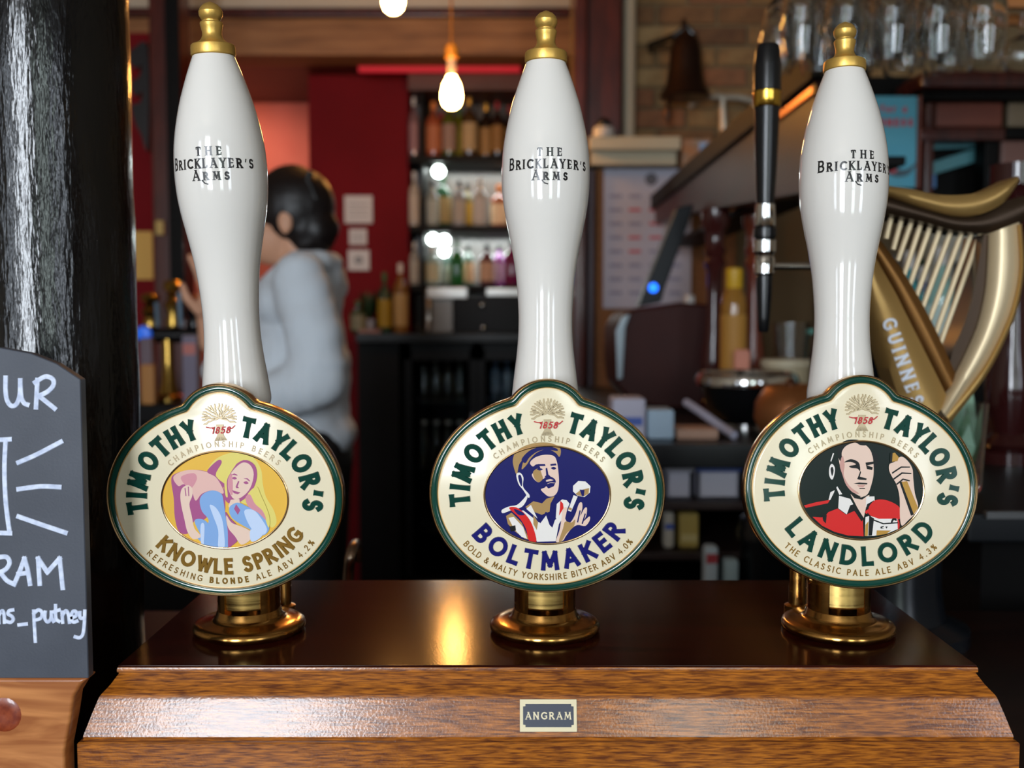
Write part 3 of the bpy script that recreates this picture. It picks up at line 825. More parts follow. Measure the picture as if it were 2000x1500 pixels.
for ip, (P, (nm, small, bold), key) in enumerate(zip(PUMPS, CLIPTXT, NAMES)):
    bx = P['x']
    pump = thing('beer_pump', P['label'], 'beer pump', (bx, YP, ZT + 0.0006), group='beer pumps on the pump box')
    zb = ZT + 0.0006
    # base flange and forked pillar
    mb = MB()
    mb.lathe([(0.026, 0), (0.0300, 0.0006), (0.0312, 0.0018), (0.0314, 0.0034), (0.0308, 0.0050), (0.0292, 0.0060), (0.0262, 0.0066), (0.0212, 0.0074), (0.0196, 0.0082), (0.0185, 0.0098), (0.0178, 0.0125), (0.0175, 0.013)], 72, (bx, YP, zb))
    mb.build('base_flange', M_BRASS, pump, smooth=50)
    mb = MB()
    ht, ro, ri, sl = 0.052, 0.0174, 0.0125, math.asin(0.0100 / 0.0174)
    a0, a1 = -pi / 2 + sl, 1.5 * pi - sl
    ns = 56
    vs, fs = [], []
    for i in range(ns + 1):
        a = a0 + (a1 - a0) * i / ns
        for r, z in ((ro, 0.012), (ro, ht - .001), (ro - .001, ht), (ri, ht), (ri, 0.012)):
            vs.append((bx + r * math.cos(a), YP + r * math.sin(a), zb + z))
    for i in range(ns):
        for j in range(5):
            fs.append((i * 5 + j, i * 5 + (j + 1) % 5, i * 5 + 5 + (j + 1) % 5, i * 5 + 5 + j))
    fs += [(0, 1, 2, 3, 4), tuple(ns * 5 + j for j in range(5))]
    mb.add(vs, fs)
    pil = mb.build('pillar', M_BRASS, pump, smooth=40, label='slotted brass pillar')
    for sx in (-1, 1):                     # pivot pin ends
        mb = MB()
        mb.lathe([(0.0, 0.0008), (0.0024, 0.0008), (0.0028, 0.0), (0.0030, -0.0006)], 16,
                 M=Matrix.Translation((bx + sx * 0.0172, YP - 0.002, zb + 0.030)) @ Matrix.Rotation(sx * pi / 2, 4, 'Y'))
        mb.build('pivot_pin', M_BRASS, pil)
    # rear guide post standing behind the pillar
    mb = MB()
    gx = bx - 0.012 if ip == 2 else bx + (0.010 if ip == 0 else 0.006)
    mb.lathe([(0.0075, 0), (0.0075, 0.003), (0.0050, 0.004), (0.0050, 0.060), (0.0042, 0.062), (0, 0.0622)], 20, (gx, YP + 0.040, zb))
    mb.build('guide_post', M_BRASS, pump)
    piv = Vector((bx, YP, zb + 0.030))
    R = Matrix.Translation(piv) @ Matrix.Rotation(math.radians(P['lean']), 4, 'X') @ Matrix.Rotation(math.radians(P['roll']), 4, 'Y') @ Matrix.Translation(-piv)
    # lever block in the slot
    mb = MB()
    n = 18
    sec = []
    for i in range(n + 1):
        u = -1 + 2 * i / n
        sec.append((u * 0.0096, -0.0166 + 0.0026 * u * u))
    sec += [(0.0096, 0.006), (-0.0096, 0.006)]
    zs = [0.0155, 0.0165, 0.06, zy(1000)]
    vs, fs = [], []
    for j, z in enumerate(zs):
        kx = 0.94 if j == 0 else 1
        for (x, y) in sec:
            vs.append((bx + x * kx, YP + y * kx, zb + z))
    m = len(sec)
    for j in range(len(zs) - 1):
        for i in range(m):
            fs.append((j * m + i, j * m + (i + 1) % m, (j + 1) * m + (i + 1) % m, (j + 1) * m + i))
    fs += [tuple(range(m)), tuple((len(zs) - 1) * m + i for i in range(m))]
    mb.add(vs, fs, 0, R)
    mb.build('lever_block', M_BRASS_BR, pump, smooth=40, label='brushed brass lever block')
    mb = MB()
    mb.lathe([(0.006, zy(1040)), (0.006, zy(850)), (0.011, zy(848)), (0.0125, zy(820)), (0.0125, zy(795))], 24, (bx, YP, zb), M=R)
    mb.build('lever_rod', M_BRASS, pump)
    # porcelain handle
    mb = MB()
    pr = []
    for (y0, r0), (y1, r1) in zip(POR, POR[1:]):
        for q in range(3):
            t = q / 3
            pr.append((y0 + (y1 - y0) * t, r0 + (r1 - r0) * t))
    pr.append(POR[-1])
    pr2 = [(r * S, zy(y) - 0.0006) for y, r in POR]
    pts = catmull([(r, z, 0) for r, z in pr2], 4, closed=False)
    mb.lathe([(max(p.x, 0), p.y) for p in reversed(pts)], 72, (bx, YP, zb), M=R)
    han = mb.build('handle', M_PORC, pump, smooth=50, label='white porcelain handle')
    mb = MB()
    pts = [(r * S, zy(y) - 0.0006) for y, r in FIN]
    mb.lathe([(r, z) for r, z in reversed(pts)], 48, (bx, YP, zb), M=R)
    mb.build('finial', M_FERRULE, pump, smooth=28, label='gold ball finial')
    # pub name wrapped round the handle
    turn = math.radians(P['turn'])
    def wrap(u, v, h):                      # u: metres along the surface, v: image-row height in pixels above row 362
        y = 362 - v / S
        r = prof_at(y) + 0.00012
        a = -pi / 2 + turn + u / (85 * S)
        return R @ Vector((bx + r * math.cos(a), YP + r * math.sin(a), zb + zy(y) - 0.0006))
    mb = MB()
    px = S
    kw = dict(serif=0.85, sub=3)
    text_line(mb, 'THE', wrap, -23 * px, 25 * px, 43 * px, 17 * px, 3.6 * px, sx=.95, **kw)
    text_line(mb, "BRICKLAYER'S", wrap, -85 * px, 85 * px, 20 * px, 19 * px, 3.7 * px, sx=.88, sizes=[24 * px] + [18.5 * px] * 11, **kw)
    text_line(mb, 'ARMS', wrap, -32 * px, 36 * px, -2 * px, 17 * px, 3.7 * px, sx=.92, sizes=[20 * px] + [16 * px] * 3, **kw)
    stroke(mb, [(-14 * px, -1 * px), (-9 * px, -7 * px), (-2 * px, -9 * px)], 2.4 * px, wrap, cap=False)
    mb.build('lettering', M_BLACKINK, han, smooth=0, label='black serif pub name')
    # ---- pump clip
    cc = Vector((bx + 0.0, YP - 0.035, 0))
    cc.z = W(1067, 964.6, YP - 0.035).z
    def cl(x, y, h, R=R, cc=cc):            # clip drawing units, h in metres towards the bar's customers
        return R @ Vector((cc.x + x * K, cc.y - h, cc.z + y * K))
    mb = MB()
    rings = [(14, -0.0090, 0), (4, -0.0082, 0), (0, -0.0068, 0), (0, -0.0012, 0), (3, -0.0003, 0), (8, 0.0, 0), (13, -0.0003, 0), (16, -0.0011, 0)]
    n = 220
    for i, (o, h, mi) in enumerate(rings):
        mb.v += [cl(x, y, h) for x, y in clip_outline(o, n)]
    for j in range(len(rings) - 1):
        for i in range(n):
            mb.f.append([j * n + i, j * n + (i + 1) % n, (j + 1) * n + (i + 1) % n, (j + 1) * n + i])
            mb.m.append(0)
    mb.f.append(list(range(n)))
    mb.m.append(0)
    clip = mb.build('pump_clip', M_GOLDRIM, pump, smooth=50, label='oval pump clip with a gilt rim')
    # the steel bracket that holds the clip to the handle
    mb = MB()
    mb.box((bx, YP - 0.0195, cc.z + 0.045), (0.020, 0.013, 0.012), 0, R)
    mb.build('clip_bracket', M_CHROME, pump, bev=0.001)
    def band(rs, name, m, top=False, smooth=50, label=None):
        b = MB()
        for o, h in rs:
            b.v += [cl(x, y, h) for x, y in clip_outline(o, n)]
        for j in range(len(rs) - 1):
            for i in range(n):
                b.f.append([j * n + i, j * n + (i + 1) % n, (j + 1) * n + (i + 1) % n, (j + 1) * n + i])
                b.m.append(0)
        if top:
            b.f.append([(len(rs) - 1) * n + i for i in range(n)])
            b.m.append(0)
        b.build(name, m, clip, smooth=smooth, label=label)
    band([(15, -0.0012), (18, -0.0007), (26, -0.0003), (40, -0.0003), (50, -0.0009)], 'border', M_GREEN, label='dark green enamel border')
    band([(49, -0.0010), (52, -0.0002), (55, 0.0001), (58, -0.0002), (60, -0.0006)], 'inner_line', M_GOLDRIM, label='fine gilt line inside the border')
    band([(58, -0.0008), (62, -0.0004), (70, -0.0002)], 'face', M_CREAM, top=True, label='cream enamel face')
    HF = -0.0002
    # oval picture with its gilt frame
    ax, ay = 404, 318
    cy0 = -8
    mb = MB()
    mb.tube([cl(ax * math.cos(2 * pi * i / 96), cy0 + ay * math.sin(2 * pi * i / 96), HF + 0.0001) for i in range(97)], 0.00062, 8)
    mb.build('picture_frame', M_GOLDRIM, clip)
    bgm, polys = PIC[key]
    mats = [bgm]
    mb = MB()
    mb.v += [cl(ax * math.cos(2 * pi * i / 96), cy0 + ay * math.sin(2 * pi * i / 96), HF + 0.00012) for i in range(96)]
    mb.f.append(list(range(96)))
    mb.m.append(0)
    cx, cy, sh, sc = PICMAP[key]
    h = HF + 0.00016
    for m, smt, pl in polys:
        if m not in mats:
            mats.append(m)
        q = []
        for (x, y) in pl:
            v = (cy - y) * sc
            q.append(((x - cx) * sc + sh * v, v))
        if smt:
            q = [(p[0], p[1]) for p in catmull(q, 4)]
        ar = sum(q[i][0] * q[(i + 1) % len(q)][1] - q[(i + 1) % len(q)][0] * q[i][1] for i in range(len(q)))
        if ar < 0:
            q.reverse()
        # keep the lower part of the figure inside the oval
        q2 = []
        for x, y in q:
            e = math.hypot(x / (ax - 8), (y - cy0) / (ay - 8))
            if e > 1 and y < 180:
                x, y = x / e, cy0 + (y - cy0) / e
            q2.append((x, y))
        mb.v += [cl(x, y, h) for x, y in q2]
        k0 = len(mb.v) - len(q2)
        mb.f.append([k0 + i for i in range(len(q2))])
        mb.m.append(mats.index(m))
        h += 0.000016
    mb.build('picture', mats, clip, smooth=0, label={'knowle': 'printed picture of a blonde woman pouring water from a jug', 'bolt': 'printed picture of a worker in a flat cap holding a large bolt', 'land': 'printed picture of a man in red gripping a pump handle'}[key])
    # lettering
    e = dict(h0=HF, h1=HF + 0.0007, ch=3.0)
    mb = MB()
    text_arc(mb, 'TIMOTHY', cl, 497, 410, 0, 0, 189.5, 106, 132, 29, flare=0.2, sx=0.84, **e)
    mb.build('brewery_lettering', M_GREEN, clip, smooth=30, label='raised dark green capitals before the corn sheaf')
    mb = MB()
    text_arc(mb, "TAYLOR'S", cl, 497, 410, 0, 0, 75.5, -12.5, 132, 29, flare=0.2, sx=0.84, **e)
    mb.build('brewery_lettering', M_GREEN, clip, smooth=30, label='raised dark green capitals after the corn sheaf')
    e2 = dict(h0=HF, h1=HF + 0.0003, ch=1.0)
    mb = MB()
    text_arc(mb, 'CHAMPIONSHIP BEERS', cl, 436, 336, 0, 0, 139, 37, 38, 5.5, sx=.95, **e2)
    mb.build('award_lettering', M_SILVERTXT, clip, smooth=30, label='small gilt capitals')
    mb = MB()
    hgt, wid, sp = ((104, 19, (216.5, 329)), (126, 25, (213, 331)), (128, 26, (212.5, 327)))[ip]
    text_arc(mb, nm, cl, 578, 497, 0, 0, sp[0], sp[1], hgt, wid, bottom=True, flare=0.12, sx=(.92, 1.02, 1.05)[ip], **e)
    mb.build('beer_name_lettering', (M_GOLDTXT, M_NAVYTXT, M_GREEN)[ip], clip, smooth=30)
    mb = MB()
    sp = ((218, 326.5), (216, 326), (222.5, 318))[ip]
    text_arc(mb, small, cl, 670, 562, 0, 0, sp[0], sp[1], 41, 5.2, bottom=True, sx=.92, bold=(bold, 1.65) if bold else None, **e2)
    mb.build('description_lettering', M_GOLDTXT, clip, smooth=30, label='small gilt capitals along the foot')
    mb = MB()
    sheaf(mb, cl, HF, HF + 0.0005)
    mb.build('corn_sheaf_emblem', M_SILVERTXT, clip, smooth=30, label='embossed gilt corn sheaf')
    mb = MB()
    for c, x in zip('1858', (-44, -14, 20, 54)):
        glyph(mb, c, 44, 6.5, lambda gx, gy, gh, x=x: cl(x + gx + gy * .28 - 6, 422 + gy, gh), 1.05, h0=HF + .0005, h1=HF + .0009, ch=1)
    stroke(mb, [(-84, 466), (-60, 460), (-40, 462)], 5, cl, h0=HF + .0005, h1=HF + .0008, ch=1)
    stroke(mb, [(56, 450), (76, 452), (96, 470)], 5, cl, h0=HF + .0005, h1=HF + .0008, ch=1)
    mb.build('date_lettering', M_RED, clip, smooth=30, label='red script date')

# ------------------------------------------------------------------ beer font shaped like a harp, and its tap
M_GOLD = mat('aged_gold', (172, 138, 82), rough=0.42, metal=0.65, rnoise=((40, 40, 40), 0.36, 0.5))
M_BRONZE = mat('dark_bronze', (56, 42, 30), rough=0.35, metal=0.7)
M_PALEGOLD = mat('pale_satin_gold', (214, 194, 158), rough=0.42, metal=0.45)
M_NAVYBLACK = mat('blue_black_enamel', (18, 22, 28), rough=0.22)
M_SILVERLET = mat('silver_letter', (206, 212, 224), rough=0.4)
DH = 0.85
hc = W(1800, 1000, DH)
font = thing('beer_font', 'golden harp-shaped beer font with strings and silver lettering', 'beer font', (hc.x, DH, ZCOUNT))
def H8(cx, cy, d=DH):                       # enlarged-view coordinates of the harp
    return W(1500 + cx / 3.26, 400 + cy / 3.26, d)
def slab(poly, d0, d1, name, m, parent, smooth=0, sm=True, bev=0.0015, **kw):
    q = [(p[0], p[1]) for p in catmull(poly, 4)] if sm else poly
    mb = MB()
    mb.prism(q, lambda x, y: H8(x, y, d0) + Vector((0, d1 - d0, 0)), lambda x, y: H8(x, y, d0))
    return mb.build(name, m, parent, smooth=40, bev=bev, **kw)
def swept(top, bot, d0, d1, name, m, parent, n=6, round_=0.006, **kw):
    """a bar between two edge curves, its near face bulging towards the room"""
    T = catmull(top, n, closed=False)
    B = catmull(bot, n, closed=False)
    N = min(len(T), len(B))
    mb = MB()
    cols = 7
    vs = []
    for i in range(N):
        for k in range(cols):
            t = k / (cols - 1)
            p = T[i].lerp(B[i], t)
            vs.append(H8(p.x, p.y, d0 - round_ * math.sin(pi * t)))
        for k in range(cols - 1, -1, -1):
            t = k / (cols - 1)
            p = T[i].lerp(B[i], t)
            vs.append(H8(p.x, p.y, d0) + Vector((0, d1 - d0, 0)))
    m2 = 2 * cols
    fs = []
    for i in range(N - 1):
        for k in range(m2):
            fs.append((i * m2 + k, i * m2 + (k + 1) % m2, (i + 1) * m2 + (k + 1) % m2, (i + 1) * m2 + k))
    fs += [tuple(range(m2)), tuple((N - 1) * m2 + k for k in range(m2))]
    mb.add(vs, fs)
    return mb.build(name, m, parent, smooth=45, **kw)
# neck
swept([(640, -170), (760, -124), (900, -104), (1100, -64), (1300, -70), (1450, -116), (1592, -184)],
      [(640, -70), (760, -58), (1000, 20), (1200, 70), (1350, 60), (1500, -14), (1600, -150)], 0.835, 0.868, 'harp_neck', M_GOLD, font, label='curved gold neck of the harp')
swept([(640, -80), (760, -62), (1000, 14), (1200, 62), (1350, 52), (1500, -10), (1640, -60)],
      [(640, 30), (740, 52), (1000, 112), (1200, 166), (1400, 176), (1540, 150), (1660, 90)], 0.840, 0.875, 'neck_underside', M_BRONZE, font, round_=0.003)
# fore-pillar
swept([(1420, 180), (1412, 380), (1396, 560), (1350, 760), (1280, 930), (1200, 1090), (1090, 1290)],
      [(1600, 110), (1612, 380), (1580, 600), (1510, 790), (1410, 990), (1300, 1150), (1150, 1370)], 0.838, 0.862, 'fore_pillar', M_PALEGOLD, font, round_=0.008, label='pale gold curved pillar of the harp')
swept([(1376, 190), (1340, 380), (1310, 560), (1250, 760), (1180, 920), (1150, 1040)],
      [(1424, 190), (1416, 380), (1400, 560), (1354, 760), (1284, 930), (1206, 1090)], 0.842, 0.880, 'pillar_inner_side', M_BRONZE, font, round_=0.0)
swept([(1590, 130), (1604, 400), (1560, 640), (1490, 820), (1390, 1010), (1280, 1160), (1130, 1330)],
      [(1618, 120), (1632, 400), (1590, 660), (1516, 850), (1420, 1040), (1310, 1200), (1160, 1390)], 0.835, 0.870, 'pillar_edge', M_GOLD, font, round_=0.003)
# soundboard
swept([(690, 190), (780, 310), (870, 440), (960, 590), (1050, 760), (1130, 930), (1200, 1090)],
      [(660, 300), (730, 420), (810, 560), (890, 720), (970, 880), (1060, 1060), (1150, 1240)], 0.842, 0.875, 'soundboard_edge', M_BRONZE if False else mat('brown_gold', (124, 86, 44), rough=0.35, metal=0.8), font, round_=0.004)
sb = swept([(664, 296), (730, 416), (812, 560), (892, 720), (972, 880), (1062, 1060), (1150, 1240)],
      [(620, 420), (640, 620), (700, 800), (760, 1000), (810, 1160), (880, 1330), (960, 1480)], 0.838, 0.868, 'soundboard', M_GOLD, font, round_=0.007, label='gold soundboard carrying silver capitals')
mb = MB()
p0, p1 = Vector((722, 740)), Vector((900, 1250))
ax_ = (p1 - p0).normalized()
ay_ = Vector((ax_.y, -ax_.x))
def snd(u, v, h):
    p = p0 + ax_ * u + ay_ * v
    return H8(p.x, p.y, 0.8305 - h)
text_line(mb, 'GUINNESS', snd, 0, 660, 0, 92, 17, sx=.9, serif=.8, h0=0.0, h1=0.0007, ch=0)
mb.build('lettering', M_SILVERLET, sb, smooth=0, label='silver serif capitals')
# strings
ST = [((800, 50), (752, 196)), ((866, 66), (796, 266)), ((930, 90), (826, 336)), ((984, 116), (862, 436)), ((1044, 136), (896, 506)), ((1104, 160), (936, 586)),
      ((1172, 176), (976, 656)), ((1240, 186), (1016, 746)), ((1302, 190), (1056, 830)), ((1358, 196), (1088, 890))]
for a, b in ST:
    mb = MB()
    mb.tube([H8(a[0], a[1] - 30, 0.856), H8(b[0], b[1] + 20, 0.856)], 0.0022, 10)
    mb.build('string', M_PALEGOLD, font)
# tower
mb = MB()
t0 = W(1690, 600, 0.90)
mb.prism([(1640, 560), (1700, 560), (1742, 800), (1760, 1000), (1620, 1000), (1620, 700)], lambda x, y: W(x, y, 0.885) + Vector((0, (0.95) - (0.885), 0)), lambda x, y: W(x, y, 0.885))
mb.build('tower', M_NAVYBLACK, font, bev=0.006)
cb_ = W(1740, 900, 0.9)
mb = MB()
mb.lathe([(0.07, 0), (0.07, 0.012), (0.05, 0.02), (0.045, 0.05), (0.045, W(0, 860, .9).z - ZCOUNT)], 40, (cb_.x, 0.90, ZCOUNT))
mb.build('pedestal', M_NAVYBLACK, font)

tapc = W(1493, 520, 0.92)
tap = thing('beer_tap', 'tall black tap handle with a gold band over a chrome valve and spout', 'beer tap', (tapc.x, 0.92, W(1497, 650, 0.92).z))
def tl(rows, name, m, **kw):
    px_ = 0.92 / F
    mb = MB()
    z = [(hw_ * px_, W(1000, y, 0.92).z) for y, hw_ in rows]
    z.sort(key=lambda q: q[1])
    mb.lathe(z, 32, (0, 0, 0), M=Matrix.Translation((tapc.x + 0.0, 0.92, 0)))
    return mb.build(name, m, tap, **kw)
tl([(86, 12), (88, 20), (96, 23), (130, 26), (178, 26), (178.5, 24)], 'handle_top', M_BLACKPLASTIC)
tl([(178, 25), (180, 27), (208, 27), (211, 25)], 'gold_band', mat('bright_gold', (212, 170, 70), rough=0.15, metal=1.0))
tl([(210, 24), (260, 23), (320, 21), (380, 18), (398, 17)], 'handle', M_BLACKPLASTIC)
tl([(396, 15), (400, 19), (440, 21), (444, 19), (446, 17), (466, 17), (470, 22), (492, 22), (496, 19), (500, 18), (506, 21), (534, 20), (538, 15)], 'valve', M_CHROME)
tl([(445, 18), (447, 22), (462, 22), (466, 18)], 'valve_ring', M_BLACKPLASTIC)
tl([(536, 13), (540, 16), (570, 15), (620, 12), (645, 10), (649, 7)], 'spout', M_BLACKPLASTIC)
mb = MB()
mb.tube([tapc + Vector((0.005, 0, 0)), W(1660, 520, 0.92), W(1690, 560, 0.92), W(1690, 640, 0.92)], [0.0035, 0.0035, 0.005, 0.006], 14)
mb.build('feed_arm', M_CHROME, tap)

# brass swan-neck spout below the far side of the pump box
d_ = 0.80
mb = MB()
sp = [W(678, 1230, d_), W(679, 1180, d_), W(681, 1120, d_), W(686, 1082, d_), W(693, 1064, d_ + .02), W(698, 1066, d_ + .06), W(699, 1090, d_ + .09)]
sp = [Vector((sp[0].x, d_, ZCOUNT))] + sp[1:]
mb.tube(catmull(sp, 6, closed=False), 0.0044, 14)
mb.build('swan_neck_pipe', mat('dull_steel', (150, 128, 110), rough=0.25, metal=1.0), label='bent metal swan-neck pipe standing behind the pump box', cat='pipe')

# ------------------------------------------------------------------ far end of the room
M_OAK = mat('oak_beam', (158, 112, 70), rough=0.6, col2=(120, 80, 46), ns=(3, 30, 30), det=5)
M_BROWN = mat('brown_board', (74, 34, 22), rough=0.5, col2=(92, 44, 28), ns=(4, 40, 40))
def rect(px0, py0, px1, py1, d, dep, name, m, parent=None, bev=0.003, **kw):
    """a board whose near face covers the given pixel box at distance d"""
    a, b = W(px0, py1, d), W(px1, py0, d)
    mb = MB()
    mb.span(a.x, b.x, d, d + dep, a.z, b.z)
    return mb.build(name, m, parent, bev=bev, **kw)
beam = thing('ceiling_beam', 'long brown oak beam under the ceiling across the back bar', 'beam', W(700, 110, 4.15))
za, zb_ = W(0, 108, 4.15).z, W(0, 34, 4.15).z
MB().span(-1.75, W(1122, 0, 4.15).x, 4.15, 4.33, za, zb_).build('timber', M_OAK, beam, bev=0.01)
MB().span(-1.75, W(1122, 0, 4.15).x, 4.13, 4.35, zb_, zb_ + 0.035).build('capping', M_MAROON, beam, bev=0.006)
MB().span(XL, XR, 4.16, 4.34, zb_ + 0.035, ZC).build('trim_1', M_CREAMWALL, kind='structure', label='plaster strip above the beam')
MB().span(-1.75, W(1122, 0, 4.3).x, 4.34, YB - .001, za + 0.02, za + 0.06).build('trim_2', M_BROWN, kind='structure', label='brown boarded soffit behind the beam')
# coral recess and crimson chimney breast
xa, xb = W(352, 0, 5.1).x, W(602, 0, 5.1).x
MB().span(xa, W(600, 0, 4.55).x - .001, 5.12, 5.199, 0, za + 0.019).build('wall_recess', M_CORAL, kind='structure', label='recess wall behind the person, toned coral for warm light')
xc, xd = W(600, 0, 4.55).x, W(796, 0, 4.55).x
MB().span(xc, xd, 4.55, 5.199, 0, za + 0.019).build('wall_breast', M_REDWALL, kind='structure', label='dark crimson wall section carrying three white notices')
# three notices on it
M_PAPER = mat('white_paper', (214, 210, 208), rough=0.7)
M_PRINT = mat('grey_print', (150, 148, 150), rough=0.7)
for (p, lab) in (((673, 382, 727, 436), 'larger square white notice topmost on the crimson wall'), ((682, 447, 716, 478), 'small white notice between two others on the crimson wall'),
                 ((680, 488, 721, 528), 'white notice with a grey dot, lowest on the crimson wall')):
    t = thing('wall_notice', lab, 'notice', W((p[0] + p[2]) / 2, p[3], 4.55), group='notices on the crimson wall')
    rect(*p, 4.535, 0.012, 'sheet', M_PAPER, t, bev=0.001)
    if p[3] == 528:
        c_ = W((p[0] + p[2]) / 2, (p[1] + p[3]) / 2, 4.534)
        mb = MB()
        mb.lathe([(0, .001), (0.02, .001), (0.02, 0)], 20, M=Matrix.Translation(c_) @ Matrix.Rotation(pi / 2, 4, 'X'))
        mb.build('printed_dot', M_PRINT, t)
    else:
        w_ = (p[2] - p[0]) * .36
        for k_ in range(3):
            yy = p[1] + (p[3] - p[1]) * (.3 + .2 * k_)
            rect((p[0] + p[2]) / 2 - w_, yy, (p[0] + p[2]) / 2 + w_, yy + 2, 4.5335, 0.0016, 'printed_line', M_PRINT, t, bev=0)

# timber post with carved bracket
post = thing('timber_post', 'dark maroon timber post with a carved black bracket by the red wall', 'post', (W(318, 0, 3.6).x, 3.65, 0))
MB().span(W(288, 0, 3.6).x, W(350, 0, 3.6).x, 3.6, 3.72, 0, ZC).build('shaft', M_MAROON, post, bev=0.008)
MB().span(W(322, 0, 3.6).x, W(350, 0, 3.6).x, 3.59, 3.6, 1.3, ZC).build('facing', M_BLACKWOOD, post, bev=0.003)
M_CARVE = mat('black_carving', (20, 14, 14), rough=0.4)
mb = MB()
q = catmull([(288, 95), (262, 92), (250, 112), (262, 132), (276, 128), (270, 150), (256, 160), (262, 186), (278, 178), (272, 200), (256, 206), (262, 236), (274, 262), (288, 286)], 4)
mb.prism([(p[0], p[1]) for p in q], lambda x, y: W(x, y, 3.64) + Vector((0, (3.70) - (3.64), 0)), lambda x, y: W(x, y, 3.64))
mb.build('carved_bracket', M_CARVE, post, bev=0.003)
mb = MB()
rr = W(312, 445, 3.585)
mb.box(rr, (0.028, 0.012, 0.05))
mb.build('switch_plate', mat('yellowed_plastic', (176, 150, 80), rough=0.4), post, bev=0.002)
rect(262, 452, 297, 546, 3.9, 0.006, 'yellow_notice', mat('ochre_card', (222, 176, 92), rough=0.7), label='plain ochre card beside the timber post', cat='notice', bev=0.001)
MB().span(W(200, 0, 3.906).x, W(300, 0, 3.906).x, 3.907, 3.96, 0.9, 2.4).build('wall_screen', M_REDWALL, kind='structure', label='red partition behind the timber post')

# pendant bulbs
M_BULB = mat('glowing_bulb', (255, 240, 210), emit=(255, 178, 92), es=125.0)
def pendant(px, py, d, h, label, energy):
    c_ = W(px, py, d)
    t = thing('pendant_lamp', label, 'lamp', (c_.x, d, ZC - 0.001), group='bare pendant bulbs')
    mb = MB()
    mb.tube([(c_.x, d, ZC), (c_.x, d, c_.z + h * .5 + 0.10)], 0.004, 8)
    mb.build('flex', mat('amber_flex', (150, 100, 40), rough=0.5), t)
    mb = MB()
    mb.lathe([(0.012, 0.0), (0.014, 0.004), (0.014, 0.055), (0.010, 0.058)], 18, (c_.x, d, c_.z + h * .5 - 0.002))
    mb.build('lamp_neck', mat('pale_holder', (190, 176, 160), rough=0.3), t)
    mb = MB()
    mb.lathe([(0.016, 0.056), (0.021, 0.060), (0.021, 0.094), (0.012, 0.104), (0.004, 0.106)], 18, (c_.x, d, c_.z + h * .5 - 0.002))
    mb.build('lamp_holder', mat('amber_holder', (206, 140, 40), rough=0.3), t)
    mb = MB()
    r = h * 0.31
    mb.lathe([(0, -h * .5), (r * .45, -h * .47), (r * .8, -h * .38), (r, -h * .2), (r * .98, 0), (r * .8, h * .25), (r * .5, h * .42), (0.013, h * .5)], 22, (c_.x, d, c_.z))
    mb.build('bulb', M_BULB, t)
pendant(882, 181, 3.3, 0.105, 'bare glowing pendant bulb hanging before the bottle shelves', 9)
pendant(768, -8, 2.9, 0.10, 'bare glowing pendant bulb high up at the ceiling edge', 7)
# downlight that washes the coral recess
xm = (xa + xb) / 2
dl = thing('downlight', 'small recessed downlight washing the coral wall', 'lamp', (xm - 0.05, 4.62, za + 0.02))
mb = MB()
mb.lathe([(0.05, 0), (0.05, -0.02), (0.04, -0.025), (0.036, -0.006), (0.0, -0.005)], 24, (xm - 0.05, 4.62, za + 0.0199))
mb.build('trim_ring', M_CHROME, dl)
L = bpy.data.lights.new('downlight_beam', 'SPOT')
L.energy = 20
L.color = (1.0, 0.78, 0.58)
L.spot_size = math.radians(160)
L.spot_blend = 0.8
L.shadow_soft_size = 0.035
lo = bpy.data.objects.new('downlight_beam', L)
COL.objects.link(lo)
lo.location = (xm - 0.05, 4.62, za - 0.02)
lo.rotation_euler = (math.radians(30), 0, 0)
lo['kind'] = 'helper'

# ------------------------------------------------------------------ bottle shelves
DS = 4.40
xs0, xs1 = W(797, 0, DS).x, W(1125, 0, DS).x
zs1, zs2, zs3, zct = W(0, 303, DS).z, W(0, 440, DS).z, W(0, 556, DS).z, W(0, 650, DS).z
unit = thing('bottle_shelves', 'black wooden shelf unit with three lit rows of spirit bottles', 'shelf unit', ((xs0 + xs1) / 2, 4.5, zct))
MB().span(xs0, xs1, 4.68, 4.70, zct, 2.36).build('back_panel', mat('shelf_back', (70, 66, 64), rough=0.35), unit)
xu0, xu1 = W(820, 0, DS).x, W(826, 0, DS).x      # the upright; a short open shelf end runs on outside it
MB().span(xu0, xu1, DS, 4.68, zct, 2.29).build('upright', M_BLACKWOOD, unit, bev=0.002)
MB().span(xs1 - 0.05, xs1, DS, 4.68, zct, 2.29).build('upright', M_BLACKWOOD, unit, bev=0.003)
for z_ in (zs1, zs2, zs3):
    MB().span(xu1, xs1 - 0.05, DS, 4.68, z_ - 0.03, z_).build('shelf', M_BLACKWOOD, unit, bev=0.003)
    MB().span(xs0, xu0, DS, 4.68, z_ - 0.03, z_).build('end_shelf', M_BLACKWOOD, unit, bev=0.003)
MB().span(xs0, xs1, DS - 0.03, 4.68, 2.29, 2.36).build('canopy', M_BROWN, unit, bev=0.004)
MB().span(xu1, xs1 - 0.05, DS - 0.005, DS + 0.01, zs1 + 0.28, 2.29).build('top_rail', M_BLACKWOOD, unit, bev=0.003)
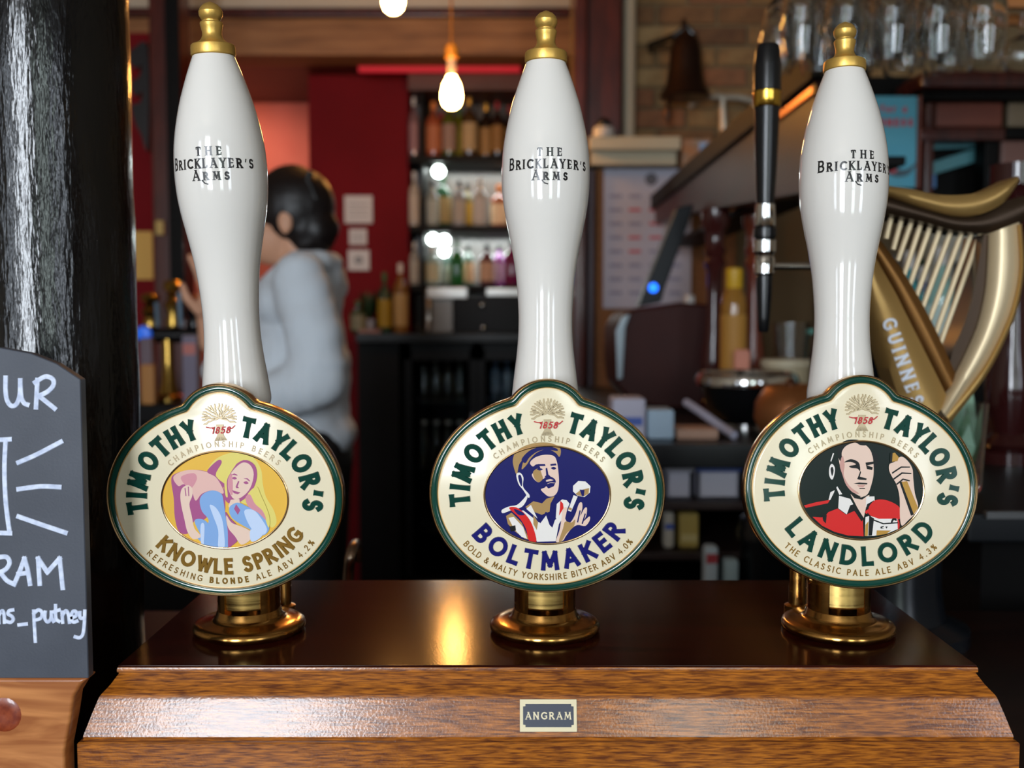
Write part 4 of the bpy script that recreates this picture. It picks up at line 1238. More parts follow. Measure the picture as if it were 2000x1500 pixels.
# red light on the soffit put in as an emissive strip, lamps under the shelves
rect(700, 126, 1016, 140, 4.34, 0.02, 'red_lit_soffit', mat('red_glow', (160, 20, 30), emit=(230, 20, 44), es=0.35), label='emissive strip standing in for red light on the soffit above the shelves', cat='soffit glow', bev=0)
def lamp_disc(px, py, d, r, label, es=18):
    c_ = W(px, py, d)
    t = thing('shelf_lamp', label, 'lamp', c_, group='small white lamps under the bottle shelves')
    mb = MB()
    mb.lathe([(r * 1.1, 0.02), (r * 1.1, -0.002), (r, -0.004)], 20, M=Matrix.Translation(c_) @ Matrix.Rotation(pi / 2, 4, 'X'), cap=False)
    mb.build('bezel', M_CHROME, t)
    mb = MB()
    mb.ball(c_, (r, 0.012, r), 18, 10)
    mb.build('lens', mat('white_glow', (255, 255, 255), emit=(236, 255, 250), es=es), t)
lamp_disc(857, 336, 4.47, 0.024, 'round white lamp behind the middle row of bottles')
lamp_disc(846, 468, 4.47, 0.022, 'round white lamp under the middle shelf, beside two more')
lamp_disc(868, 470, 4.47, 0.022, 'middle one of three close white lamps on the lowest row')
lamp_disc(868, 492, 4.47, 0.020, 'lowest of three close white lamps, below the other two')
for z_, e_ in ((zs2 - 0.035, 5.0), (zs1 - 0.035, 3.0)):     # strip lights fixed under the shelves
    L = bpy.data.lights.new('shelf_strip_light', 'AREA')
    L.shape = 'RECTANGLE'
    L.size, L.size_y = 0.6, 0.02
    L.energy = e_
    L.color = (0.9, 1.0, 0.97)
    lo = bpy.data.objects.new('shelf_strip_light', L)
    COL.objects.link(lo)
    lo.location = ((xs0 + xs1) / 2, 4.60, z_)
    lo['kind'] = 'helper'

GLASSES = {}
def glassmat(col, rough=0.08):
    k_ = 'bottle_%d_%d_%d' % col
    return mat(k_, col, rough=rough, spec=0.6, coat=0.2)
CAPS = {'black': mat('cap_black', (16, 16, 18), rough=.4), 'gold': mat('cap_gold', (190, 140, 60), rough=.3, metal=.8), 'red': mat('cap_red', (150, 24, 34), rough=.4),
        'white': mat('cap_white', (210, 205, 200), rough=.4), 'yellow': mat('cap_yellow', (206, 160, 30), rough=.4), 'orange': mat('cap_orange', (214, 120, 40), rough=.4), 'green': mat('cap_green', (30, 92, 40), rough=.4)}
def bottle(px, d, z0, h, r, col, lab, cap, label, group, neck=0.30, shoulder=0.62, y2=None):
    x_ = (px - 1000) / F * d
    t = thing('spirit_bottle', label, 'bottle', (x_, d, z0), group=group)
    nr = r * neck
    mb = MB()
    mb.lathe([(r * .92, 0), (r, .01), (r, h * shoulder), (r * .93, h * (shoulder + .05)), (r * .6, h * (shoulder + .12)), (nr, h * (shoulder + .17)), (nr, h * .93)], 20, (x_, d, z0))
    mb.build('glass', glassmat(col), t)
    if lab:
        mb = MB()
        mb.lathe([(r * 1.0, h * .10), (r * 1.015, h * .10), (r * 1.015, h * (shoulder - .06)), (r * 1.0, h * (shoulder - .06))], 20, (x_, d, z0))
        mb.build('paper_label', mat('label_%d_%d_%d' % lab, lab, rough=.6), t)
    mb = MB()
    mb.lathe([(nr * 1.1, h * .86), (nr * 1.18, h * .87), (nr * 1.18, h * .99), (nr * .9, h)], 14, (x_, d, z0))
    mb.build('cap', CAPS[cap], t)
g1, g2, g3 = 'bottles on the top back-bar shelf', 'bottles on the middle back-bar shelf', 'bottles on the low back-bar shelf'
DROW = {'A': 4.455, 'B': 4.575}
for row_, a in zip('AABABABAB', [(811, .26, .022, (120, 90, 92), (150, 110, 112), 'white', 'slim mauve bottle at the end of the top shelf'),
          (849, .24, .036, (150, 74, 46), (176, 104, 66), 'orange', 'orange liqueur bottle with orange cap on the top shelf'),
          (864, .22, .028, (140, 40, 40), None, 'red', 'small red bottle beside the orange liqueur, top shelf'),
          (879, .25, .032, (80, 84, 24), (150, 120, 104), 'yellow', 'olive bottle with pale pink label on the top shelf'),
          (898, .24, .028, (120, 130, 20), (146, 150, 40), 'green', 'yellow-green bottle on the top shelf'),
          (918, .26, .036, (70, 48, 24), (176, 148, 104), 'gold', 'brown whisky bottle with tall cream label, top shelf'),
          (950, .26, .038, (40, 26, 18), (170, 128, 74), 'gold', 'dark rum bottle with wide tan label, top shelf'),
          (972, .24, .030, (40, 20, 16), (150, 110, 60), 'red', 'dark bottle with red cap and amber label, top shelf'),
          (996, .25, .034, (60, 34, 20), (190, 150, 90), 'red', 'brown bottle with red cap and honey label, top shelf')]):
    bottle(a[0], DROW[row_], zs1, a[1], a[2], a[3], a[4], a[5], a[6], g1)
for row_, a in zip('AABABABA', [(811, .24, .023, (176, 166, 154), (190, 178, 164), 'white', 'tall milky bottle at the end of the middle shelf'),
          (846, .20, .028, (150, 156, 150), (170, 176, 168), 'black', 'clear gin bottle next to the round lamp'),
          (866, .25, .040, (24, 70, 34), (156, 130, 84), 'green', 'green bottle with large tan label under the round lamp'),
          (898, .20, .028, (150, 150, 152), (176, 164, 150), 'black', 'clear bottle with black cap, middle shelf'),
          (913, .21, .026, (120, 110, 70), (190, 150, 40), 'black', 'bottle with yellow label and black cap, middle shelf'),
          (938, .21, .034, (176, 168, 160), (190, 180, 172), 'white', 'clear white-capped bottle on the middle shelf'),
          (975, .20, .038, (150, 70, 34), (220, 186, 150), 'orange', 'amber bottle with peach label, middle shelf'),
          (1004, .22, .034, (120, 60, 30), (180, 140, 100), 'gold', 'brown brandy bottle on the middle shelf')]):
    bottle(a[0], DROW[row_], zs2, a[1], a[2], a[3], a[4], a[5], a[6], g2)
for row_, a in zip('AABABABA', [(811, .19, .022, (150, 150, 146), (170, 168, 160), 'white', 'thin clear bottle at the end of the low shelf'),
          (846, .17, .032, (150, 176, 176), (188, 186, 158), 'white', 'pale bottle with ivory label under the three lamps'),
          (876, .18, .026, (60, 84, 74), (120, 124, 112), 'white', 'grey-green bottle on the low shelf'),
          (893, .20, .030, (20, 92, 34), None, 'green', 'bright green bottle on the low shelf'),
          (915, .19, .028, (90, 110, 100), (180, 146, 112), 'black', 'dark bottle with peach oval label, low shelf'),
          (951, .18, .034, (92, 50, 56), (186, 144, 116), 'black', 'maroon bottle with peach oval label, low shelf'),
          (975, .19, .028, (136, 40, 140), (150, 120, 150), 'black', 'violet bottle with lilac label on the low shelf'),
          (1000, .20, .036, (104, 8, 62), None, 'black', 'deep magenta bottle on the low shelf')]):
    bottle(a[0], DROW[row_], zs3, a[1], a[2], a[3], a[4], a[5], a[6], g3)

# ------------------------------------------------------------------ back bar with bottle fridges
bb = thing('back_bar', 'long black back-bar counter under the bottle shelves', 'counter', (W(900, 0, 4.3).x, 4.4, 0))
xb0, xb1 = W(690, 0, 4.25).x, W(1140, 0, 4.25).x
MB().span(xb0, xb1, 4.22, 4.545, zct - 0.04, zct).build('worktop', mat('black_worktop', (10, 11, 11), rough=0.35, spec=0.25), bb, bev=0.004)
MB().span(xb0, W(775, 0, 4.3).x, 4.28, 4.54, 0, zct - 0.04).build('end_panel', M_BLACKWOOD, bb)
MB().span(xb0, xb1, 4.27, 4.54, 0, 0.12).build('plinth', M_BLACKWOOD, bb)
M_FRIDGE = mat('fridge_black', (4, 4, 5), rough=0.45, spec=0.16)
M_PANE = mat('fridge_glass', (200, 210, 215), rough=0.02, trans=1.0, ior=1.05)
for i, (p0_, p1_, lab) in enumerate(((787, 930, 'black bottle fridge with dark bottles behind its glass door'), (932, 1120, 'black bottle fridge with bluish bottles behind its glass door'))):
    x0_, x1_ = W(p0_, 0, 4.3).x, W(p1_, 0, 4.3).x
    fr = thing('bottle_fridge', lab, 'fridge', ((x0_ + x1_) / 2, 4.4, 0.12))
    mb = MB()
    zt_ = zct - 0.045
    mb.span(x0_, x1_, 4.56, 4.60, 0.121, zt_)
    mb.span(x0_, x0_ + 0.02, 4.30, 4.56, 0.121, zt_)
    mb.span(x1_ - 0.02, x1_, 4.30, 4.56, 0.121, zt_)
    mb.span(x0_, x1_, 4.30, 4.56, 0.121, 0.15)
    mb.span(x0_, x1_, 4.30, 4.56, zt_ - 0.03, zt_)
    mb.build('cabinet', M_FRIDGE, fr)
    dz0, dz1 = 0.16, zt_ - 0.02
    mb = MB()
    for (a_, b_, c_, e_) in ((x0_, x0_ + .03, dz0, dz1), (x1_ - .03, x1_, dz0, dz1), (x0_, x1_, dz0, dz0 + .03), (x0_, x1_, dz1 - .05, dz1)):
        mb.span(a_, b_, 4.27, 4.295, c_, e_)
    dr = mb.build('door', M_FRIDGE, fr)
    MB().span(x0_ + .03, x1_ - .03, 4.280, 4.284, dz0 + .03, dz1 - .05).build('pane', M_PANE, dr)
    MB().span(x1_ - .024, x1_ - .010, 4.245, 4.27, .6, .9).build('handle', mat('steel', (120, 120, 124), rough=.3, metal=1), dr, bev=.003)
    for zr in (0.95, 0.66, 0.38):
        MB().span(x0_ + .02, x1_ - .02, 4.32, 4.54, zr - .008, zr).build('rack', mat('rack_wire', (60, 62, 64), rough=.4, metal=.6), fr)
    nb = 4 if i == 0 else 6
    for zr, grp in ((0.95, 'upper'), (0.66, 'middle')):
        for k_ in range(nb):
            xx = x0_ + .05 + (x1_ - x0_ - .1) * (k_ + .5) / nb
            t = thing('beer_bottle', ('dark beer bottle' if i == 0 else 'bluish beer bottle') + ' on the %s rack of its fridge' % grp, 'bottle', (xx, 4.36, zr), group='bottles in the %s fridge, %s rack' % (('dark', 'bluish')[i], grp))
            mb = MB()
            r = .026 if i == 0 else .0235
            mb.lathe([(r, 0), (r, .11), (r * .8, .135), (r * .42, .165), (r * .42, .19)], 14, (xx, 4.36, zr))
            mb.build('glass', glassmat((64, 62, 58) if i == 0 else (96, 108, 124)), t)
            mb = MB()
            mb.lathe([(r * .5, .186), (r * .5, .2), (0, .2)], 12, (xx, 4.36, zr))
            mb.build('cap', CAPS['white'], t)

# things standing on the back bar
bottle(700, 4.33, zct, .14, .034, (40, 54, 30), (120, 116, 92), 'green', 'squat dark green bottle with grey label on the back bar', 'bottles on the back-bar top')
bottle(752, 4.33, zct, .26, .030, (34, 60, 44), (150, 120, 20), 'green', 'green wine bottle with yellow label on the back bar', 'bottles on the back-bar top')
bottle(783, 4.33, zct, .30, .032, (120, 84, 40), (170, 140, 90), 'white', 'tall tan bottle at the end of the back bar', 'bottles on the back-bar top')
pl = thing('potted_plant', 'small dark green leafy plant in a pale cup on the back bar', 'plant', (W(714, 0, 4.4).x, 4.40, zct))
px_ = W(714, 0, 4.4).x
mb = MB()
mb.lathe([(.024, 0), (.032, .06), (.028, .06), (.026, .05), (0, .05)], 18, (px_, 4.40, zct))
mb.build('cup', mat('pale_cup', (150, 150, 160), rough=.4), pl)
rnd = random.Random(5)
for i in range(26):
    a, l = rnd.uniform(0, 2 * pi), rnd.uniform(.05, .11)
    b = Vector((px_, 4.40, zct + .05))
    tip = b + Vector((math.cos(a) * l * .55, math.sin(a) * l * .4, .04 + l * .9 * rnd.random() + .03))
    mid = (b + tip) / 2 + Vector((0, 0, .02))
    sd = Vector((-math.sin(a), math.cos(a), 0)) * .014
    MB().add([b, mid + sd, tip, mid - sd], [(0, 1, 2, 3)]).build('leaf', mat('plant_green', (30, 52, 26), rough=.5), pl)
# till / machines
mc = thing('coffee_machine', 'black and steel machine with a pale top tray on the back bar', 'machine', (W(920, 0, 4.3).x, 4.35, zct))
rect(886, 578, 1090, 649, 4.27, 0.22, 'body', mat('machine_black', (6, 6, 7), rough=.45, spec=.15), mc)
rect(832, 568, 884, 649, 4.29, 0.18, 'side_unit', mat('machine_grey', (96, 92, 88), rough=.35, metal=.4), mc)
rect(834, 562, 912, 582, 4.265, 0.125, 'tray', mat('pale_steel', (186, 190, 188), rough=.3, metal=.3), mc)
rect(950, 563, 1090, 578, 4.265, 0.125, 'tray', MATS['pale_steel'], mc)
mb = MB()
mb.tube([W(838, 585, 4.27), W(838, 610, 4.25), W(836, 646, 4.25)], 0.010, 10)
mb.build('steam_pipe', M_CHROME, mc)
for (px0, py0) in ((942, 596), (944, 640)):
    mb = MB()
    mb.ball(W(px0, py0, 4.265), .012, 12, 8)
    mb.build('knob', M_CHROME, mc)
MB().span(W(694, 0, 4.235).x, W(738, 0, 4.235).x, 4.225, 4.285, zct + .0002, zct + .016).build('chopping_board', mat('pinkish_wood', (140, 96, 84), rough=.5), bev=.002, label='pinkish wooden board at the end of the back bar', cat='board')

# ------------------------------------------------------------------ brick wall, post, bell, pin board
M_MORTAR = mat('sandy_mortar', (128, 108, 78), rough=0.9)
DBK = 3.60
xk0, xk1 = W(1118, 0, DBK).x, 2.9
MB().span(xk0, xk1, DBK + 0.008, DBK + 0.12, 0, ZC).build('wall_brick', M_MORTAR, kind='structure', label='old yellow brick wall behind the bell')
wb = bpy.data.objects['wall_brick']
BRM = [mat('brick_%d' % i, c_, rough=0.85, col2=c2_, ns=(30, 30, 30)) for i, (c_, c2_) in enumerate((((150, 116, 74), (128, 96, 60)), ((128, 92, 58), (108, 76, 48)), ((166, 136, 92), (146, 116, 76)), ((112, 80, 52), (90, 62, 42)), ((146, 98, 66), (126, 84, 56))))]
brick_meshes = []
for i in range(5):
    mb = MB()
    mb.box((0, 0, 0), (0.205, 0.02, 0.062))
    o = mb.build('brick', BRM[i], wb, bev=0.004, bseg=1)
    brick_meshes.append(o)
rnd = random.Random(11)
cnt = 0
z = W(0, 330, DBK).z
row = 0
while z < ZC - 0.068:
    x = W(1225, 0, DBK).x - (0.11 if row % 2 else 0.0)
    while x < W(1800, 0, DBK).x:
        i = rnd.randrange(5)
        if cnt < 5:
            o = brick_meshes[cnt]
        else:
            o = brick_meshes[i].copy()
            COL.objects.link(o)
            o.parent = wb
        o.location = (x + 0.105, DBK + 0.003 + rnd.uniform(-.003, .003), z + 0.033)
        cnt += 1
        x += 0.216
    z += 0.072
    row += 1
pt = thing('wall_post', 'dark maroon timber post between the shelves and the brick wall', 'post', (W(1168, 0, 3.45).x, 3.5, 0))
MB().span(W(1124, 0, 3.45).x, W(1147, 0, 3.45).x, 3.45, 3.59, 0, ZC).build('shaft', M_MAROON, pt, bev=0.006)
ZLED = W(0, 266, 3.40).z
MB().span(W(1148, 0, 3.47).x, W(1214, 0, 3.47).x, 3.47, 3.59, ZLED + .001, ZC).build('shaft', M_MAROON, pt, bev=0.006)
mb = MB()
pxx = W(1230, 0, 3.52).x
mb.tube([(pxx, 3.52, ZLED + .001), (pxx, 3.52, ZC)], 0.022, 14)
mb.build('white_pipe', mat('cream_pipe', (176, 164, 140), rough=0.4), label='cream painted vertical pipe beside the maroon post', cat='pipe')
M_CREAMWOOD = mat('cream_woodwork', (186, 174, 146), rough=0.5)
lg = thing('cream_ledge', 'cream painted ledge above the pin board', 'ledge', W(1240, 320, 3.42))
rect(1151, 266, 1330, 292, 3.40, 0.19, 'shelf', M_CREAMWOOD, lg, bev=0.004)
rect(1154, 293, 1322, 322, 3.44, 0.15, 'fascia', M_CREAMWOOD, lg, bev=0.004)
cmr = thing('dome_camera', 'small white and black dome camera on the cream ledge', 'camera', (W(1179, 0, 3.428).x, 3.428, ZLED))
cq = W(1179, 247, 3.428)
mb = MB()
mb.lathe([(0.036, ZLED + .0002 - cq.z), (0.036, -0.012), (0.032, -0.004), (0.022, 0.002)], 22, cq)
mb.build('base', mat('white_plastic', (190, 186, 180), rough=.4), cmr)
mb = MB()
mb.ball((cq.x, cq.y - .01, cq.z + 0.004), 0.024, 18, 12)
mb.build('dome', M_BLACKPLASTIC, cmr)
# bell
M_BELL = mat('dark_bell_bronze', (58, 40, 30), rough=0.32, metal=0.8)
DBL = 3.42
bc = W(1338, 190, DBL)
px1 = DBL / F
bell = thing('bar_bell', 'dark bronze bell with a clapper on an iron bracket by the brick wall', 'bell', W(1338, 195, DBL))
mb = MB()
def zz(y): return W(0, y, DBL).z
mb.lathe([(46 * px1, zz(192)), (50 * px1, zz(189)), (47 * px1, zz(182)), (38 * px1, zz(165)), (33 * px1, zz(135)), (30 * px1, zz(100)), (26 * px1, zz(80)), (18 * px1, zz(70)), (0, zz(68))], 32, (bc.x, DBL, 0))
mb.build('bell_body', M_BELL, bell)
mb = MB()
mb.tube([(bc.x, DBL, zz(70)), (bc.x - .004, DBL, zz(55)), (bc.x - .006, DBL, zz(38))], [0.02, 0.013, 0.008], 12)
mb.build('crown', M_BELL, bell)
mb = MB()
mb.tube([(bc.x - 30 * px1 - .04, DBL + .17, zz(72)), (bc.x - 60 * px1, DBL + .1, zz(72)), (bc.x - 20 * px1, DBL, zz(70)), (bc.x, DBL, zz(52)), (bc.x + 20 * px1, DBL, zz(75))], 0.012, 10)
mb.build('bracket', M_BLACKPLASTIC, bell)
mb = MB()
mb.tube([(bc.x - .02, DBL, zz(110)), (bc.x - .055, DBL, zz(205)), (bc.x - .06, DBL, zz(222)), (bc.x - .058, DBL, zz(240))], [0.004, 0.008, 0.014, 0.005], 10)
mb.build('clapper', M_BELL, bell)
# pale branching hook
hk = thing('hat_hook', 'pale curved double hook on the brick wall beside the bell', 'hook', W(1412, 255, 3.45))
mb = MB()
mb.tube(catmull([W(1345, 208, 3.54), W(1370, 194, 3.535), W(1400, 188, 3.535), (W(1412, 190, 3.535)), W(1440, 190, 3.535), W(1466, 196, 3.535), W(1484, 210, 3.54)], 5, closed=False), 0.012, 10)
mb.build('arm', mat('pale_metal', (178, 166, 148), rough=.35, metal=.4), hk)
mb = MB()
mb.tube([W(1411, 190, 3.535), W(1412, 225, 3.54), W(1414, 258, 3.55)], [0.011, 0.013, 0.018], 12)
mb.build('stem', MATS['pale_metal'], hk)
mb = MB()
mb.tube([W(1411, 215, 3.54), W(1411, 215, 3.602)], 0.012, 10)
mb.build('mount', MATS['pale_metal'], hk)
# pin board with a price sheet
pb_ = thing('pin_board', 'tan cork pin board with a wooden edge under the cream ledge', 'board', W(1260, 790, 3.5))
rect(1162, 331, 1440, 800, 3.50, 0.06, 'cork', mat('tan_cork', (142, 94, 58), rough=.9, col2=(128, 82, 48), ns=(60, 60, 60)), pb_)
rect(1149, 331, 1161, 800, 3.47, 0.09, 'edge_strip', mat('plum_trim', (66, 44, 52), rough=.4), pb_)
sh = thing('rota_sheet', 'large white printed rota sheet with red marks on the pin board', 'sheet', W(1255, 600, 3.49))
rect(1178, 330, 1352, 602, 3.488, 0.006, 'paper', mat('bluish_paper', (178, 178, 194), rough=.7), sh, bev=0)
mb = MB()
mb.lathe([(0, .001), (0.022, .001), (0.022, 0)], 18, M=Matrix.Translation(W(1272, 350, 3.487)) @ Matrix.Rotation(pi / 2, 4, 'X'))
mb.build('printed_stamp', mat('grey_ink', (96, 96, 104), rough=.7), sh)
for k_ in range(8):
    for (a_, b_) in ((1190, 1215), (1228, 1252), (1268, 1292), (1306, 1330)):
        m_ = mat('lilac_ink', (140, 138, 164), rough=.7)
        if (k_, a_) in ((1, 1228), (1, 1268), (3, 1228), (3, 1268), (4, 1228), (2, 1268)):
            m_ = mat('red_ink', (190, 90, 96), rough=.7)
        rect(a_, 380 + k_ * 27, b_, 386 + k_ * 27, 3.4865, 0.0016, 'printed_mark', m_, sh, bev=0)
cdn = rect(1332, 272, 1392, 342, 3.44, 0.044, 'snack_box', mat('snack_box', (150, 130, 110), rough=.6, col2=(190, 120, 70), ns=(14, 14, 14)), label='small mottled cardboard box beside the cream ledge', cat='box')
rect(1366, 278, 1390, 300, 3.434, 0.005, 'blue_panel', mat('pale_blue_card', (150, 180, 220), rough=.6), cdn, bev=0)

# ------------------------------------------------------------------ gantry with hanging glasses
ga = thing('bar_gantry', 'dark maroon bar gantry beam running back over the side counter', 'gantry', (0.55, 2.4, 1.07))
mb = MB()
zt1 = 1.680
side = [(1.62, zt1), (3.42, zt1 + 0.015), (3.42, zt1 - 0.055), (2.9, zt1 - 0.08), (2.2, 1.545), (1.62, 1.50)]
mb.prism(side, lambda y, z: Vector((0.485, y, z)), lambda y, z: Vector((0.53, y, z)))
mb.build('fascia', mat('glossy_maroon', (56, 18, 14), rough=.38, col2=(40, 12, 9), ns=(30, 4, 30), spec=.18), ga, bev=.004)
MB().span(0.474, 0.57, 1.612, 3.45, zt1 - 0.004, zt1 + 0.045).build('top_shelf', M_BLACKWOOD, ga, bev=.004)
MB().span(0.53, 0.64, 1.64, 3.40, 1.545, 1.56).build('underside', M_BLACKWOOD, ga, bev=.002)
MB().span(0.479, 0.486, 1.62, 1.95, 1.655, 1.667).build('lit_edge_bead', mat('lit_edge_bead', (200, 120, 40), rough=.25, metal=.7), ga)  # orange light along the near edge, built in as a coloured bead
def baluster(px, d, z0, z1, r, m, name, parent=None, **kw):
    x_ = (px - 1000) / F * d
    h_ = z1 - z0
    mb = MB()
    P_ = [(r * 1.5, 0), (r * 1.5, .04), (r * 1.1, .05), (r * 1.35, .065), (r * 1.1, .08), (r * .8, .10), (r * 1.2, .2), (r * 1.25, .28), (r * .85, .42), (r * .7, .55), (r * .75, .7), (r * 1.05, .74), (r * .8, .77), (r * 1.05, .8), (r * .8, .83), (r * .95, .9), (r * 1.3, .93), (r * 1.3, 1)]
    mb.lathe([(a_, b_ * h_) for a_, b_ in P_], 24, (x_, d, z0))
    return mb.build(name, m, parent, **kw)
baluster(1394, 2.42, 1.07, 1.56, 0.026, mat('glossy_dark_maroon', (62, 26, 24), rough=.14, coat=.3), 'turned_post', ga)
baluster(1470, 2.42, 1.07, 1.56, 0.022, mat('reddish_post', (104, 44, 26), rough=.25, coat=.2), 'turned_post', ga)
# glass
M_GLASS = mat('clear_glass', (245, 248, 248), rough=0.02, trans=1.0, ior=1.45)
def wineglass(x, y, z, h, r, label, group, up=False):
    t = thing('wine_glass', label, 'glass', (x, y, z), group=group)
    s_ = 1 if up else -1
    O = [(r * .8, 0), (r * .98, h * .12), (r, h * .25), (r * .8, h * .42), (r * .3, h * .5), (.004, h * .54), (.0035, h * .9), (.008, h * .96), (r * .85, h * .99), (r * .87, h)]
    I = [(r * .8 - .0012, 0), (r * .98 - .0012, h * .12), (r - .0012, h * .25), (r * .8 - .0014, h * .415), (r * .26, h * .49), (0.0, h * .5)]
    if up:                                  # standing on its foot
        O = [(a_, h - b_) for a_, b_ in O]
        I = [(a_, h - b_) for a_, b_ in I]
    mb = MB()
    mb.lathe(list(reversed(I)) + O[:6], 20, (x, y, z), cap=False)
    mb.build('bowl', M_GLASS, t)
    mb = MB()
    mb.lathe(O[5:], 16, (x, y, z))
    mb.build('stem', M_GLASS, t)
# overhead rack
rk = thing('glass_rack', 'wooden overhead glass rack above the gantry end', 'rack', (0.56, 1.47, 1.85))
zr = 1.862
for k_ in range(5):
    MB().span(0.35, 0.72, 1.36 + k_ * .06, 1.372 + k_ * .06, zr, zr + .012).build('slat', M_MAROON, rk)
MB().span(0.35, 0.364, 1.35, 1.63, zr + .012, zr + .03).build('rail', M_MAROON, rk)
MB().span(0.706, 0.72, 1.35, 1.63, zr + .012, zr + .03).build('rail', M_MAROON, rk)
for (x_, y_) in ((.357, 1.37), (.713, 1.37), (.357, 1.61), (.713, 1.61)):
    MB().span(x_ - .006, x_ + .006, y_ - .006, y_ + .006, zr + .03, ZC).build('hanger', M_BLACKPLASTIC, rk)
for r_, (yy, zb0) in enumerate(((1.396, 1.655), (1.456, 1.662), (1.516, 1.668), (1.576, 1.675))):
    for k_ in range(5):
        wineglass(0.398 + k_ * .063 + .012 * (r_ % 2), yy, zb0, zr + .014 - zb0, 0.0275, 'upturned clear wine glass, ' + ('first row from the street windows', 'second row from the street windows', 'second row from the gantry end', 'row next to the gantry end')[r_] + ' of the overhead rack', 'wine glasses in the overhead rack, row %d' % (r_ + 1))
# second rack at the side shelves
r2 = thing('glass_rail', 'orange-brown wooden rail holding glasses over the maroon shelves', 'rail', (0.9, 1.9, 1.87))
zq = W(0, 34, 1.9).z
MB().span(0.775, 1.35, 1.84, 1.86, zq, zq + .02).build('front_rail', mat('orange_wood', (176, 112, 58), rough=.4), r2, bev=.003)
MB().span(0.775, 1.35, 1.94, 1.96, zq, zq + .02).build('rear_rail', MATS['orange_wood'], r2, bev=.003)
for x_ in (.78, 1.34):
    MB().span(x_ - .006, x_ + .006, 1.86, 1.94, zq, zq + .02).build('cross_bar', MATS['orange_wood'], r2)
    MB().span(x_ - .006, x_ + .006, 1.89, 1.91, zq + .02, ZC).build('hanger', M_BLACKPLASTIC, r2)
for k_ in range(5):
    wineglass(0.815 + k_ * .068, 1.90, W(0, 136, 1.9).z, zq + .024 - W(0, 136, 1.9).z + .001, 0.032, 'upturned round wine glass hanging from the orange-brown rail', 'wine glasses on the orange-brown rail')

# ------------------------------------------------------------------ maroon side shelves, poster, mirror
DM = 2.45
cab = thing('side_shelves', 'tall dark maroon shelving beyond the harp, with panels and a mirror', 'shelving', (1.2, 2.6, 0))
rect(1800, 137, 2150, 172, DM - .06, .2, 'cornice', M_MAROON, cab, bev=.01)
rect(1800, 172, 2150, 196, DM - .03, .2, 'moulding', M_BLACKWOOD, cab, bev=.008)
rect(1828, 198, 1960, 248, DM, .03, 'panel', mat('red_brown_panel', (128, 66, 48), rough=.4, col2=(112, 54, 40), ns=(4, 30, 30)), cab, bev=.006)
rect(1968, 198, 2150, 248, DM, .03, 'panel', mat('grey_brown_panel', (120, 104, 82), rough=.4), cab, bev=.006)
rect(1800, 248, 1965, 274, DM - .02, .06, 'rail', M_MAROON, cab, bev=.005)
rect(1965, 248, 2150, 270, DM - .02, .1, 'rail', M_BLACKWOOD, cab, bev=.005)
rect(1803, 198, 1828, 430, DM - .01, .05, 'upright', M_MAROON, cab, bev=.006)
rect(1920, 274, 1955, 428, DM - .02, .06, 'upright', M_BLACKWOOD, cab, bev=.006)
rect(1955, 274, 2150, 326, DM, .04, 'panel', mat('dusky_panel', (116, 82, 74), rough=.35), cab, bev=.006)
rect(1955, 330, 2150, 740, DM, .04, 'panel', M_MAROON, cab, bev=.006)
rect(1640, 740, 2150, 800, DM - .12, .22, 'ledge', M_BLACKWOOD, cab, bev=.006)
MB().span(W(1640, 0, DM).x, W(2150, 0, DM).x, DM + .10, DM + .16, 0, W(0, 130, DM).z).build('backing', M_BLACKWOOD, cab)
mir = rect(1700, 430, 1950, 738, DM + .07, .02, 'mirror', mat('old_mirror', (200, 210, 214), rough=.04, metal=1.0), cab, bev=0)
# teal framed print lying askew in the opening
fp = thing('teal_frame', 'teal picture frame leaning in the opening of the maroon shelves', 'frame', W(1860, 340, DM + .04))
def bar4(pts, d0, dep, name, m, parent):
    mb = MB()
    mb.prism(pts, lambda x, y: W(x, y, d0) + Vector((0, (d0 + dep) - (d0), 0)), lambda x, y: W(x, y, d0))
    return mb.build(name, m, parent, bev=.001)
M_TEAL = mat('teal_paint', (84, 142, 150), rough=.4)
bar4([(1804, 280), (1918, 275), (1918, 287), (1804, 292)], DM + .05, .02, 'upper_bar', M_TEAL, fp)
bar4([(1804, 322), (1917, 286), (1917, 312), (1806, 346)], DM + .05, .02, 'lower_bar', M_TEAL, fp)
bar4([(1806, 346), (1828, 340), (1828, 366), (1806, 372)], DM + .05, .02, 'blue_block', mat('mid_blue_paint', (84, 140, 196), rough=.4), fp)
# blue poster
po = thing('blue_poster', 'sky blue framed poster with red lettering beside the maroon shelves', 'poster', W(1725, 366, DM - .05))
rect(1652, 188, 1792, 366, DM - .05, .008, 'sheet', mat('poster_blue', (62, 170, 206), rough=.3, col2=(120, 196, 212), ns=(1.5, 1.5, 4)), po, bev=0)
rect(1792, 186, 1801, 368, DM - .056, .02, 'frame_edge', mat('rose_wood', (150, 84, 70), rough=.4), po)
rect(1644, 186, 1652, 368, DM - .056, .02, 'frame_edge', MATS['rose_wood'], po)
M_POSTRED = mat('poster_red', (206, 70, 84), rough=.4)
pk = DM / F
po_c = W(1752, 222, DM - .0506)
def pf(u, v, h):
    return po_c + Vector((u * pk, -h, v * pk))
mb = MB()
text_line(mb, 'for a', pf, -32, 18, 2, 15, 3.2, h0=0, h1=.0005, ch=0)
text_line(mb, 'GUINNESS', pf, -72, 30, -24, 15, 4.0, sx=.9, h0=0, h1=.0005, ch=0)
mb.build('lettering', M_POSTRED, po, smooth=0)
mb = MB()
q = catmull([(1726, 322), (1740, 318), (1756, 330), (1772, 330), (1790, 318), (1776, 340), (1752, 346), (1730, 336)], 4)
mb.v += [W(p[0], p[1], DM - .0512) for p in q]
mb.f.append(list(range(len(q)))); mb.m.append(0)
